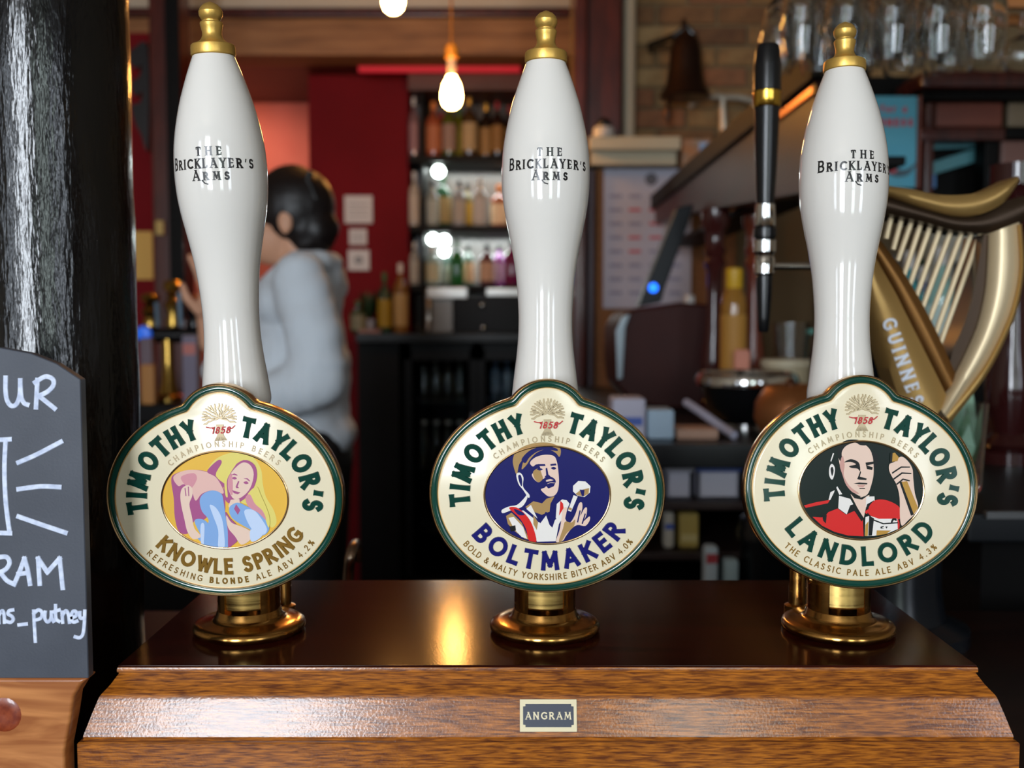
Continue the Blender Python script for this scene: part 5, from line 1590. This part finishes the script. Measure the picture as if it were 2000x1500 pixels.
mb.build('grey_shape', mat('poster_grey', (70, 96, 110), rough=.4), po, smooth=0)
mb = MB()
q = catmull([(1728, 326), (1740, 322), (1752, 334), (1738, 338)], 4)
mb.v += [W(p[0], p[1], DM - .0518) for p in q]
mb.f.append(list(range(len(q)))); mb.m.append(0)
mb.build('red_shape', M_POSTRED, po, smooth=0)
# coloured bottles before the mirror
zl = W(0, 740, DM - .12).z
for (px, h, r, col_, lab_, cap, label) in ((1772, .30, .034, (70, 150, 156), (160, 200, 196), 'white', 'teal bottle before the mirror, seen through the harp strings'), (1800, .27, .032, (60, 74, 120), None, 'white', 'blue bottle before the mirror, seen through the harp strings'),
          (1834, .31, .036, (150, 190, 180), (200, 220, 214), 'white', 'pale green bottle with white label behind the harp'), (1866, .28, .034, (84, 96, 150), (160, 160, 200), 'black', 'lilac-labelled blue bottle behind the harp'), (1892, .30, .03, (60, 120, 110), None, 'green', 'dark teal bottle behind the harp pillar')):
    bottle(px, DM + .028 if px in (1800, 1866) else DM - .078, zl + .0002, h, r, col_, lab_, cap, label, 'bottles before the mirror')

# ------------------------------------------------------------------ side counter and what stands on and under it
ZS = 1.07
sc_ = thing('side_counter', 'black side counter with open shelves below, running under the gantry', 'counter', (0.75, 2.4, 0))
x0_, x1_ = 0.20, 0.78
MB().span(x0_, x1_, 1.80, 3.44, ZS - .045, ZS).build('worktop', mat('side_worktop', (10, 10, 12), rough=.35), sc_, bev=.004)
for z_ in (.955, .86, .50):
    MB().span(x0_ + .02, x1_ - .02, 1.85, 2.40, z_ - .015, z_).build('shelf', mat('shelf_brown', (46, 30, 26), rough=.5), sc_, bev=.002)
MB().span(x0_, x1_, 2.40, 2.43, 0, ZS - .045).build('back_board', M_BLACKWOOD, sc_)
for x_ in (x0_, x1_ - .02):
    MB().span(x_, x_ + .02, 1.83, 2.40, 0, ZS - .045).build('side_board', M_BLACKWOOD, sc_)
# chrome rimmed bowl
D5 = 2.12
def dpx(px, d=D5): return (px - 1000) / F * d
bw = thing('ice_bowl', 'black bowl with a wide chrome rim on the side counter', 'bowl', (dpx(1458), D5, ZS))
R_ = .104
Mt = Matrix.Translation((dpx(1458), D5, ZS)) @ Matrix.Rotation(math.radians(7), 4, 'X')
mb = MB()
mb.lathe([(0.05, .006), (.062, .012), (.082, .04), (.094, .075), (.099, .09)], 40, (dpx(1458), D5, ZS), M=None)
mb.build('basin', M_BLACKPLASTIC, bw)
mb = MB()
mb.lathe([(.096, .084), (R_ + .004, .088), (R_ + .006, .098), (R_, .112), (R_ - .008, .116), (R_ - .012, .108), (R_ - .014, .09)], 48, (dpx(1458), D5, ZS))
mb.build('rim', M_CHROME, bw)
mb = MB()
mb.lathe([(.06, 0), (.06, .008), (.052, .010)], 30, (dpx(1458), D5, ZS))
mb.build('foot', M_CHROME, bw)
# till with slanted screen
tl_ = thing('till', 'dark brown till with a slanted black screen and a blue light', 'till', (dpx(1300, 2.6), 2.6, ZS))
mb = MB()
q = [(1206, 756), (1200, 700), (1202, 640), (1216, 612), (1240, 602), (1330, 590), (1404, 596), (1410, 690), (1404, 800), (1300, 800), (1240, 790)]
mb.prism(q, lambda x, y: W(x, y, 2.50) + Vector((0, (2.80) - (2.50), 0)), lambda x, y: W(x, y, 2.50))
mb.build('body', mat('brown_leatherette', (58, 22, 18), rough=.55, spec=.25, col2=(48, 18, 16), ns=(6, 6, 6)), tl_, bev=.012, bseg=3)
mb = MB()
q = [(1206, 742), (1203, 646), (1216, 618), (1232, 612), (1222, 640), (1216, 740)]
mb.prism(q, lambda x, y: W(x, y, 2.485) + Vector((0, (2.50) - (2.485), 0)), lambda x, y: W(x, y, 2.485))
mb.build('edge_strip', mat('edge_highlight', (140, 152, 160), rough=.3, metal=.3), tl_, bev=.003)  # grey-blue highlight on the body's edge, modelled as a pale strip
mb = MB()
q = [(1246, 600), (1322, 405), (1356, 398), (1344, 440), (1300, 560), (1292, 590)]
mb.prism(q, lambda x, y: W(x, y, 2.56) + Vector((0, (2.62) - (2.56), 0)), lambda x, y: W(x, y, 2.56))
mb.build('screen', mat('till_screen', (10, 13, 18), rough=.4, spec=.25), tl_, bev=.004)
mb = MB()
mb.ball(W(1276, 562, 2.552), .012, 14, 10)
mb.build('blue_light', mat('blue_led', (20, 80, 220), emit=(30, 110, 255), es=3.0), tl_)
# legs of the till down to the counter
mb = MB()
a_ = W(1240, 790, 2.5); b_ = W(1400, 790, 2.5)
mb.span(a_.x, b_.x, 2.52, 2.78, ZS, W(0, 786, 2.52).z)
mb.build('plinth', M_BLACKPLASTIC, tl_)
# bottles, jars, packs
bottle(1432, 2.30, ZS, .345, .030, (150, 104, 40), (176, 126, 54), 'yellow', 'tall amber bottle with yellow cap under the gantry', 'bottles on the side counter', neck=.55, shoulder=.75)
bottle(1345, 2.95, ZS, .30, .045, (150, 120, 116), (176, 150, 146), 'white', 'pale pinkish bottle behind the till screen', 'bottles on the side counter')
jar = thing('copper_pot', 'round copper-brown pot on the side counter behind the bowl', 'pot', (dpx(1545, 1.87), 1.87, ZS))
mb = MB()
mb.lathe([(.03, 0), (.052, .01), (.066, .04), (.064, .07), (.05, .094), (.044, .1), (.046, .104), (.04, .104), (.038, .09), (0, .08)], 32, (dpx(1545, 1.87), 1.87, ZS))
mb.build('pot_body', mat('copper_brown', (150, 92, 50), rough=.35, metal=.5, rnoise=((30, 30, 30), .25, .5)), jar)
mb = MB()
mb.ball((dpx(1545, 1.87), 1.87, ZS + .1), (.012, .012, .016), 14, 10)
mb.build('lid_knob', mat('copper_brown_dark', (90, 52, 30), rough=.35, metal=.5), jar)
tub = thing('cream_tub', 'cream plastic tub behind the chrome-rimmed bowl', 'tub', (dpx(1535, 2.25), 2.25, ZS))
mb = MB()
mb.lathe([(.046, 0), (.052, .13), (.054, .132), (.05, .134), (.046, .02), (0, .02)], 28, (dpx(1535, 2.25), 2.25, ZS))
mb.build('wall', mat('cream_plastic', (182, 168, 138), rough=.5), tub)
mb = MB()
mb.lathe([(.053, .12), (.056, .122), (.056, .136), (.053, .138)], 28, (dpx(1535, 2.25), 2.25, ZS))
mb.build('rim', mat('cream_rim', (200, 188, 160), rough=.5), tub)
gl = thing('water_jug', 'clear glass jug with a teal handle behind the cream tub', 'jug', (dpx(1545, 2.42), 2.42, ZS))
xg = dpx(1545, 2.42)
mb = MB()
mb.lathe([(.038, 0), (.042, .01), (.040, .15), (.044, .22), (.042, .22), (.038, .15), (.038, .012), (0, .012)], 26, (xg, 2.42, ZS))
mb.build('vessel', M_GLASS, gl)
mb = MB()
mb.tube(catmull([(xg + .040, 2.42, ZS + .2), (xg + .066, 2.42, ZS + .185), (xg + .068, 2.42, ZS + .10), (xg + .040, 2.42, ZS + .06)], 5, closed=False), .006, 10)
mb.build('handle', mat('teal_glass', (120, 190, 176), rough=.1), gl)
pk_ = thing('pink_sponge', 'small salmon pink sponge standing behind the bowl', 'sponge', (dpx(1450, 2.245), 2.248, ZS))
mb = MB()
mb.box((dpx(1450, 2.245), 2.248, ZS + .08), (.036, .018, .16))
mb.build('foam', mat('salmon_foam', (206, 138, 118), rough=.9, bump=((300, 300, 300), .4, .001)), pk_, bev=.008, bseg=3)
mb = MB()
mb.box((dpx(1424, 2.245), 2.250, ZS + .05), (.026, .014, .10))
mb.build('scourer', mat('scourer_cream', (170, 150, 110), rough=.9), pk_, bev=.004)
def packet(x0p, y0p, x1p, y1p, d, dep, m, label, cat, name, stripe=None, group=None, rot=0.0, zfix=None):
    a_, b_ = W(x0p, y1p, d), W(x1p, y0p, d)
    zb_ = a_.z if zfix is None else zfix
    c_ = Vector(((a_.x + b_.x) / 2, d + dep / 2, zb_))
    t = thing(name, label, cat, c_, group=group)
    Mx = Matrix.Translation(c_) @ Matrix.Rotation(rot, 4, 'Z')
    w_, h_ = b_.x - a_.x, b_.z - zb_
    mb = MB()
    mb.box((0, 0, h_ / 2), (w_, dep, h_), 0, Mx)
    mb.build('carton', m, t, bev=min(.006, h_ * .2), bseg=2)
    if stripe:
        mb = MB()
        mb.box((0, -dep / 2 - .0004, h_ * stripe[1]), (w_ * .8, .0012, h_ * stripe[2]), 0, Mx)
        mb.build('printed_band', stripe[0], t)
    return t
M_LAV = mat('lavender_white', (188, 186, 204), rough=.6)
M_PBLUE = mat('print_blue', (70, 96, 176), rough=.5)
packet(1196, 778, 1262, 868, 1.86, .08, M_LAV, 'white and lavender packet of wipes on the side counter edge', 'packet', 'wipes_packet', (M_PBLUE, .45, .2), zfix=ZS)
packet(1264, 800, 1318, 868, 1.87, .07, mat('ice_blue_pack', (166, 190, 210), rough=.5), 'pale blue packet beside the white wipes packet', 'packet', 'blue_packet', zfix=ZS)
packet(1322, 838, 1404, 868, 1.87, .08, mat('peach_card', (176, 140, 120), rough=.7), 'flat peach carton on the side counter edge', 'carton', 'flat_carton', zfix=ZS)
mb = MB()
mb.tube(catmull([W(1340, 786, 2.0), W(1370, 806, 1.95), W(1410, 834, 1.9), (dpx(1436, 1.86), 1.86, ZS + .0095)], 5, closed=False), .008, 8)
mb.build('white_cable', mat('white_cable', (176, 176, 196), rough=.4), label='thick white cable trailing over the side counter', cat='cable')
# trays and packets on the under-shelves
for (x0p, x1p, lab_) in ((1300, 1352, 'milky plastic tray at the end of the upper under-shelf'), (1362, 1446, 'milky plastic tray with a blue rim on the upper under-shelf')):
    a_, b_ = W(x0p, 980, 1.88), W(x1p, 900, 1.88)
    t = thing('plastic_tray', lab_, 'tray', ((a_.x + b_.x) / 2, 1.98, .955))
    mb = MB()
    z0_, z1_ = .955, .955 + .065
    w2 = .006
    mb.span(a_.x, b_.x, 1.88, 2.08, z0_, z0_ + .006)
    for (p_, q_, r_, s_) in ((a_.x, b_.x, 1.88, 1.88 + w2), (a_.x, b_.x, 2.08 - w2, 2.08), (a_.x, a_.x + w2, 1.88, 2.08), (b_.x - w2, b_.x, 1.88, 2.08)):
        mb.span(p_, q_, r_, s_, z0_, z1_)
    mb.build('tub', mat('milky_plastic', (196, 194, 208), rough=.5), t, bev=.001)
    mb = MB()
    mb.span(a_.x - .003, b_.x + .003, 1.876, 1.882, z1_ - .012, z1_)
    mb.build('rim_band', M_PBLUE if x0p > 1350 else MATS['milky_plastic'], t)
packet(1296, 1000, 1318, 1090, 1.88, .03, mat('off_white_card', (190, 182, 166), rough=.6), 'narrow white packet with blue print on the lower under-shelf', 'packet', 'card_packet', (M_PBLUE, .6, .15), 'packets under the side counter', zfix=.8602)
packet(1326, 1002, 1366, 1092, 1.88, .04, mat('mustard_card', (176, 150, 76), rough=.6), 'mustard yellow packet on the lower under-shelf', 'packet', 'card_packet', (mat('pale_mustard', (200, 180, 120), rough=.6), .3, .2), 'packets under the side counter', zfix=.8602)
packet(1376, 1068, 1404, 1150, 1.70, .03, mat('cool_white_card', (186, 196, 200), rough=.6), 'white carton with a red stripe on the bar floor rack', 'packet', 'card_packet', (mat('stripe_red', (176, 60, 66), rough=.5), .8, .16), 'cartons on the floor rack', zfix=.80)
packet(1414, 1094, 1444, 1160, 1.70, .03, mat('grey_green_card', (160, 176, 176), rough=.6), 'grey-green carton beside the red-striped carton', 'packet', 'card_packet', None, 'cartons on the floor rack', zfix=.80)
rk2 = thing('floor_rack', 'low dark crate stand in front of the side counter', 'rack', (dpx(1430, 1.75), 1.75, 0))
MB().span(dpx(1330, 1.7), dpx(1620, 1.7), 1.66, 1.79, .78, .80).build('shelf', M_BLACKWOOD, rk2, bev=.003)
for (x_, y_) in ((dpx(1335, 1.7), 1.67), (dpx(1615, 1.7), 1.67), (dpx(1335, 1.7), 1.78), (dpx(1615, 1.7), 1.78)):
    MB().span(x_ - .01, x_ + .01, y_ - .008, y_ + .008, 0, .78).build('leg', M_BLACKWOOD, rk2)
bn = thing('waste_bin', 'round black bin with a domed lid on the floor rack', 'bin', (dpx(1522, 1.72), 1.725, .80))
mb = MB()
mb.lathe([(.055, 0), (.062, .11), (.064, .118)], 28, (dpx(1522, 1.72), 1.725, .80))
mb.build('drum', M_BLACKPLASTIC, bn)
mb = MB()
mb.lathe([(.066, .112), (.068, .125), (.06, .15), (.035, .165), (0, .17)], 28, (dpx(1522, 1.72), 1.725, .80))
mb.build('lid', M_BLACKPLASTIC, bn)

# ------------------------------------------------------------------ drip tray side: things at the edge of the counter beyond the third pump
ZD = 1.100
dt = thing('drip_station', 'raised black drip station beyond the harp font', 'drip tray', (0.75, 1.25, ZCOUNT))
MB().span(0.455, 1.35, 0.985, 1.55, ZD - .03, ZD).build('deck', mat('drip_black', (13, 15, 18), rough=.4, spec=.2), dt, bev=.004)
MB().span(0.47, 1.33, 0.978, 0.986, ZD - .004, ZD + .003).build('lip', mat('dull_edge', (84, 84, 84), rough=.3, metal=.7), dt)
MB().span(0.50, 1.33, 1.05, 1.50, 0, ZD - .03).build('cabinet', mat('matt_black_panel', (5, 4, 4), rough=.8, spec=.15), dt)
for k_ in range(4):
    MB().span(0.50, 1.33, 1.042, 1.05, .93 - k_ * .035, .933 - k_ * .035).build('groove', mat('worn_edge', (34, 28, 27), rough=.5), dt)
baluster(1975, 1.35, ZD, 1.50, 0.026, mat('black_cherry_gloss', (46, 16, 16), rough=.12, coat=.3), 'turned_column', label='glossy dark red turned column beside the harp', cat='column')
pb2 = packet(1955, 800, 2040, 930, 1.46, .06, mat('plum_box', (78, 44, 46), rough=.4), 'plum coloured box behind the turned column', 'box', 'plum_box', zfix=ZD)
gs = thing('mint_glass', 'clear glass with mint sprigs and pale stems behind the harp', 'glass', (W(1905, 0, 1.12).x, 1.12, ZD))
xg = W(1906, 0, 1.12).x
mb = MB()
mb.lathe([(.018, 0), (.02, .004), (.025, .10), (.0238, .10), (.019, .008), (0, .008)], 26, (xg, 1.12, ZD))
mb.build('tumbler', M_GLASS, gs)
rnd = random.Random(9)
for i in range(14):
    a = rnd.uniform(0, 2 * pi)
    b = Vector((xg + math.cos(a) * .006, 1.12 + math.sin(a) * .006, ZD + .012))
    tip = Vector((xg + math.cos(a) * .022, 1.12 + math.sin(a) * .02, ZD + .07 + rnd.random() * .06))
    sd = Vector((-math.sin(a), math.cos(a), 0)) * .009
    mid = b.lerp(tip, .6)
    MB().add([b, mid + sd, tip, mid - sd], [(0, 1, 2, 3)]).build('leaf', mat('mint_leaf', (150, 186, 160) if i % 3 else (60, 110, 60), rough=.5) if i % 3 else mat('mint_leaf_dark', (56, 104, 58), rough=.5), gs)
tp = thing('clay_pot', 'small terracotta pot with a green sprig beside the third pump clip', 'plant pot', (W(1896, 0, 1.05).x, 1.05, ZD))
xt = W(1896, 0, 1.05).x
mb = MB()
mb.lathe([(.012, 0), (.0165, .022), (.019, .022), (.019, .03), (.0165, .03), (.015, .02), (0, .02)], 24, (xt, 1.05, ZD))
mb.build('pot', mat('terracotta', (170, 100, 72), rough=.8), tp)
for i in range(8):
    a = i * .8
    b = Vector((xt, 1.05, ZD + .02))
    tip = b + Vector((math.cos(a) * .016, math.sin(a) * .014, .03 + .01 * (i % 3)))
    sd = Vector((-math.sin(a), math.cos(a), 0)) * .005
    mid = b.lerp(tip, .6)
    MB().add([b, mid + sd, tip, mid - sd], [(0, 1, 2, 3)]).build('leaf', mat('sprig_green', (50, 100, 40), rough=.5), tp)

# ------------------------------------------------------------------ far taps beside the person
ZF = 1.06
fc = thing('far_counter', 'dark counter carrying brass taps, between column and person', 'counter', (-1.0, 3.0, 0))
MB().span(-1.75, W(420, 0, 2.9).x, 2.78, 3.3, ZF - .05, ZF).build('worktop', M_BLACKWOOD, fc, bev=.004)
MB().span(-1.75, W(420, 0, 2.9).x, 2.86, 3.25, 0, ZF - .05).build('cabinet', M_BLACKWOOD, fc)
M_BR2 = mat('bar_brass', (176, 142, 70), rough=.22, metal=1.0)
DT = 2.95
cfn = thing('tap_tower', 'brass T-shaped tap tower with a flared foot on the far counter', 'tap tower', (W(315, 0, DT).x, DT, ZF))
xt = W(314, 0, DT).x
zt_ = W(0, 655, DT).z
mb = MB()
mb.lathe([(.055, 0), (.055, .01), (.03, .02), (.022, .05), (.018, .10), (.018, zt_ - ZF)], 26, (xt, DT, ZF))
mb.build('stem', M_BR2, cfn)
mb = MB()
mb.tube([(W(244, 0, DT).x, DT, zt_), (W(404, 0, DT).x, DT, zt_)], .022, 16)
mb.build('cross_bar', M_BLACKPLASTIC, cfn)
for k_, (px, ytop, lab_) in enumerate(((281, 574, 'brass-bodied tap at the end of the far tap tower by the column'), (326, 548, 'taller brass-topped tap in the middle of the far tap tower'), (368, 576, 'dark tap at the end of the far tap tower by the person'))):
    x_ = W(px, 0, DT).x
    t = thing('bar_tap', lab_, 'tap', (x_, DT, zt_ + .022), group='taps on the far tower')
    z0_, z1_ = zt_ + .0218, W(0, ytop, DT).z
    mb = MB()
    hh_ = z1_ - z0_
    mb.lathe([(.022, 0), (.024, .01), (.018, hh_ * .3), (.026, hh_ * .5), (.016, hh_ * .62), (.02, hh_ * .7), (.012, hh_ * .74)], 20, (x_, DT, z0_))
    mb.build('tap_body', M_BR2 if k_ < 2 else M_BLACKPLASTIC, t)
    mb = MB()
    mb.lathe([(.012, hh_ * .74), (.024, hh_ * .78), (.028, hh_ * .9), (.022, hh_ * 1.0), (0, hh_ * 1.02)], 20, (x_, DT, z0_))
    mb.build('tap_top', M_BR2 if k_ < 2 else mat('amber_red_knob', (130, 60, 30), rough=.3), t)
    mb = MB()
    mb.tube([(x_ + .025, DT - .012, z0_ + .004), (x_ + .026, DT - .022, z0_ + hh_ * .75)], [.007, .0075], 12)
    mb.build('lever', mat('steel_blue_lever', (116, 140, 160), rough=.25, metal=.5), t)
mb = MB()
mb.lathe([(0, .012), (.02, .01), (.024, 0), (.022, -.004)], 18, M=Matrix.Translation(W(281, 652, 2.92)) @ Matrix.Rotation(pi / 2, 4, 'X'))
mb.build('blue_badge', mat('badge_blue', (40, 110, 220), rough=.3, emit=(30, 90, 220), es=.4), cfn)
packet(272, 660, 296, 705, 2.84, .03, mat('mauve_card', (104, 88, 96), rough=.6), 'mauve menu card on the far counter by the column', 'card', 'menu_card', zfix=ZF)
packet(355, 655, 384, 705, 2.82, .04, mat('grey_violet_card', (120, 112, 130), rough=.6), 'grey violet card with a pink spot on the far counter', 'card', 'menu_card', (mat('pink_spot', (190, 110, 100), rough=.5), .8, .16), zfix=ZF)
packet(274, 712, 300, 745, 2.79, .03, mat('orange_tan_box', (170, 116, 56), rough=.6), 'orange-tan box low on the far counter by the column', 'box', 'tan_box', zfix=ZF)

# ------------------------------------------------------------------ the person behind the bar
M_SKIN = mat('skin', (206, 154, 124), rough=0.5, spec=0.4)
M_HOOD = mat('pale_grey_hoodie', (206, 214, 222), rough=0.9, bump=((90, 90, 60), 0.3, 0.004))
M_HAIR = mat('dark_hair', (20, 14, 14), rough=0.45, bump=((60, 300, 60), 0.3, 0.002))
M_TROU = mat('black_trousers', (16, 16, 19), rough=0.8)
DPN = 2.42
hx = W(572, 0, DPN).x
def pz(y): return W(0, y, DPN).z
def pX(px): return W(px, 0, DPN).x
class Body(MB):
    def limb(self, pts, rs, seg=14):
        for p, r in zip(pts, rs):
            self.ball(p, r, 14, 10)
        for i in range(len(pts) - 1):
            n = 5
            P_ = [Vector(pts[i]).lerp(Vector(pts[i + 1]), k / n) for k in range(n + 1)]
            R_ = [rs[i] + (rs[i + 1] - rs[i]) * k / n for k in range(n + 1)]
            self.tube(P_, R_, seg)
        return self
    def fuse(self, name, m, parent, voxel, smooth_it=4, crease=0.0, **kw):
        o = self.build(name, m, parent, **kw)
        md = o.modifiers.new('r', 'REMESH')
        md.mode = 'VOXEL'
        md.voxel_size = voxel
        sm = o.modifiers.new('s', 'SMOOTH')
        sm.iterations = smooth_it
        sm.factor = 0.5
        dg = bpy.context.evaluated_depsgraph_get()
        me = bpy.data.meshes.new_from_object(o.evaluated_get(dg))
        o.modifiers.clear()
        old = o.data
        o.data = me
        bpy.data.meshes.remove(old)
        if crease:                              # soft cloth folds, mostly slanting
            from mathutils import noise
            for v in me.vertices:
                q = Vector((v.co.x * 7 + v.co.z * 3, v.co.y * 5, v.co.z * 11 - v.co.x * 6))
                v.co += v.normal * ((abs(noise.noise(q)) - .25) * crease)
            me.update()
        me.polygons.foreach_set('use_smooth', [True] * len(me.polygons))
        return o
per = thing('person', 'person in a pale grey hoodie with dark tied-up hair, facing the brass taps', 'person', (hx, DPN, 0))
V3 = Vector
# key points; the person faces -x, a little away from the camera
hc_ = V3((pX(556), DPN, pz(430)))                        # head centre
neck = V3((pX(578), DPN, pz(505)))
chest = V3((pX(574), DPN, pz(605)))
hip = V3((pX(580), DPN, pz(862)))
shL, shR = V3((pX(604), DPN - .15, pz(556))), V3((pX(588), DPN + .17, pz(545)))
elL, elR = V3((pX(646), DPN - .20, pz(736))), V3((pX(470), DPN + .10, pz(720)))
wrL, wrR = V3((pX(470), DPN - .20, pz(790))), V3((pX(404), DPN - .02, pz(668)))
b = Body()
b.ball(hc_ + V3((.005, 0, .02)), (.092, .076, .095), 20, 14)
b.ball(hc_ + V3((-.035, 0, -.035)), (.062, .058, .075), 18, 12)       # face and jaw
b.ball(hc_ + V3((-.066, 0, -.085)), (.024, .026, .020), 12, 8)        # chin
b.limb([hc_ + V3((-.090, 0, .005)), hc_ + V3((-.112, 0, -.032))], [.010, .014])  # nose
b.ball(hc_ + V3((-.094, 0, -.058)), (.012, .022, .010), 10, 8)        # lips
b.ball(hc_ + V3((-.084, -.03, -.012)), (.014, .018, .014), 10, 8)     # cheeks
b.ball(hc_ + V3((-.084, .03, -.012)), (.014, .018, .014), 10, 8)
b.ball(hc_ + V3((-.082, 0, .028)), (.012, .045, .010), 10, 8)         # brow
for s_ in (-1, 1):
    b.ball(hc_ + V3((.012, s_ * .078, -.012)), (.018, .010, .030), 12, 8)    # ears
b.limb([hc_ + V3((.02, 0, -.05)), neck, neck + V3((.012, 0, -.05))], [.052, .050, .062])
b.limb([chest, hip], [.090, .095])
b.limb([shL, elL, wrL], [.052, .042, .028])
b.limb([shR, elR, wrR], [.052, .042, .028])
for s_ in (-1, 1):
    b.limb([hip + V3((0, s_ * .085, -.02)), V3((hip.x, DPN + s_ * .09, .52)), V3((hip.x + .02, DPN + s_ * .09, .08))], [.085, .056, .040])
    b.limb([V3((hip.x + .02, DPN + s_ * .09, .05)), V3((hip.x - .13, DPN + s_ * .09, .035))], [.04, .032])
# raised hand beside the pump handle: palm, four fingers, thumb
palm = V3((pX(400), DPN - .02, pz(600)))
b.limb([wrR, palm], [.027, .030])
b.ball(palm + V3((0, 0, .01)), (.022, .040, .048), 14, 10)
for k_, (dy, ln, cu) in enumerate(((-.032, .070, .012), (-.011, .082, .006), (.011, .076, .010), (.031, .060, .016))):
    k0 = palm + V3((-.002, dy, .045))
    k1 = k0 + V3((-.010, dy * .1, ln * .5))
    k2 = k1 + V3((-.004 - cu * .5, 0, ln * .32))
    k3 = k2 + V3((.004 - cu, 0, ln * .22))
    b.limb([k0, k1, k2, k3], [.0105, .0098, .009, .008], 10)
b.limb([palm + V3((-.01, -.036, -.01)), palm + V3((-.034, -.050, .02)), palm + V3((-.044, -.048, .05))], [.013, .011, .009], 10)
# lowered hand of the near arm, curled
p2 = wrL + V3((-.05, .005, -.01))
b.limb([wrL, p2], [.027, .028])
b.ball(p2 + V3((-.02, 0, 0)), (.046, .038, .020), 14, 10)
for dy, ln in ((-.030, .06), (-.010, .07), (.010, .066), (.029, .052)):
    k0 = p2 + V3((-.055, dy, .004))
    k1 = k0 + V3((-ln * .45, 0, -.006))
    k2 = k1 + V3((-ln * .2, 0, -.024))
    b.limb([k0, k1, k2], [.0105, .0095, .0085], 10)
b.limb([p2 + V3((0, -.034, .004)), p2 + V3((-.03, -.052, .008)), p2 + V3((-.055, -.050, .002))], [.013, .011, .009], 10)
b.fuse('body', M_SKIN, per, 0.0055, 3)
for s_ in (-1, 1):
    mb = MB()
    mb.ball(hc_ + V3((-.086, s_ * .029, .010)), .0115, 14, 10)
    mb.build('eye', mat('eye_white', (230, 226, 222), rough=.2), per)
    mb = MB()
    mb.ball(hc_ + V3((-.0945, s_ * .030, .010)), .0052, 12, 8)
    mb.build('iris', mat('eye_brown', (50, 30, 20), rough=.2), per)
mb = Body()
mb.ball(hc_ + V3((-.1045, 0, -.058)), (.005, .020, .007), 12, 8)
mb.build('lips', mat('lip', (170, 96, 88), rough=.4), per)
# hair: cap, nape and tied bun
b = Body()
b.ball(hc_ + V3((.016, 0, .030)), (.100, .088, .100), 20, 14)
b.ball(hc_ + V3((.046, 0, -.012)), (.062, .076, .080), 18, 12)
b.ball(hc_ + V3((-.044, 0, .070)), (.042, .058, .030), 14, 10)
b.ball(hc_ + V3((.076, -.01, -.024)), (.044, .060, .062), 16, 12)
b.limb([hc_ + V3((.062, 0, .03)), hc_ + V3((.088, -.01, -.02)), hc_ + V3((.066, -.015, -.075))], [.040, .040, .028])
b.ball(hc_ + V3((.05, 0, -.055)), (.05, .066, .04), 14, 10)
b.fuse('hair', M_HAIR, per, 0.006, 2, crease=0.008)
mb = MB()
mb.tube([hc_ + V3((.060, -.05, .085)), hc_ + V3((.066, -.05, .108))], [.010, .008], 10)
mb.tube([hc_ + V3((.060, -.055, .090)), hc_ + V3((.082, -.06, .040))], [.010, .010], 10)
mb.build('hair_clip', M_BLACKPLASTIC, per)
# hoodie
b = Body()
b.limb([neck + V3((.012, 0, -.045)), chest + V3((.0, 0, -.02)), chest + V3((.0, 0, -.16)), hip + V3((0, 0, .02))], [.075, .110, .122, .122])
b.ball(chest + V3((0, 0, .02)), (.11, .17, .09), 18, 12)
b.ball(chest + V3((.0, 0, -.15)), (.128, .17, .16), 18, 12)
b.ball(hip + V3((0, 0, .02)), (.13, .17, .09), 18, 12)
b.limb([shL, shL.lerp(elL, .5) + V3((.01, -.01, 0)), elL, elL.lerp(wrL, .55), wrL + V3((.03, 0, .004))], [.066, .066, .062, .054, .042])
b.limb([shR, elR, wrR + V3((.012, .02, -.07))], [.078, .062, .044])
# folds of the sleeve and hood lying on the shoulders
for t_, r_ in ((.25, .060), (.45, .064), (.62, .062), (.8, .064)):
    q_ = shL.lerp(elL, t_)
    b.ball(q_ + V3((.006, -.012, 0)), (r_ + .004, r_, .022), 14, 8)
for t_ in (.06, .2, .34, .5):
    q_ = elL.lerp(wrL, t_)
    b.ball(q_ + V3((0, -.006, 0)), (.022, .066 - .02 * t_, .070 - .02 * t_), 12, 8)
hd = [neck + V3((-.05, -.095, -.055)), neck + V3((.02, -.105, -.012)), neck + V3((.060, -.07, -.012)), neck + V3((.074, 0, -.016)), neck + V3((.060, .07, -.012)), neck + V3((.02, .105, -.012)), neck + V3((-.05, .095, -.055))]
b.limb(hd, [.020, .026, .030, .034, .030, .026, .020])
b.limb([neck + V3((.05, 0, -.05)), neck + V3((.055, 0, -.13))], [.06, .05])
b.fuse('hoodie', M_HOOD, per, 0.010, 3, crease=0.013)
b = Body()
for s_ in (-1, 1):
    b.limb([hip + V3((0, s_ * .085, -.03)), V3((hip.x, DPN + s_ * .09, .52)), V3((hip.x + .02, DPN + s_ * .09, .10))], [.112, .078, .062])
b.ball(hip + V3((0, 0, -.05)), (.125, .165, .08), 16, 10)
b.fuse('trousers', M_TROU, per, 0.011, 3)
for s_ in (-1, 1):
    b = Body()
    b.limb([V3((hip.x + .03, DPN + s_ * .09, .05)), V3((hip.x - .16, DPN + s_ * .09, .045))], [.052, .042])
    b.v = [V3((v.x, v.y, max(v.z, 0.0))) for v in b.v]
    b.build('shoe', M_BLACKPLASTIC, per)
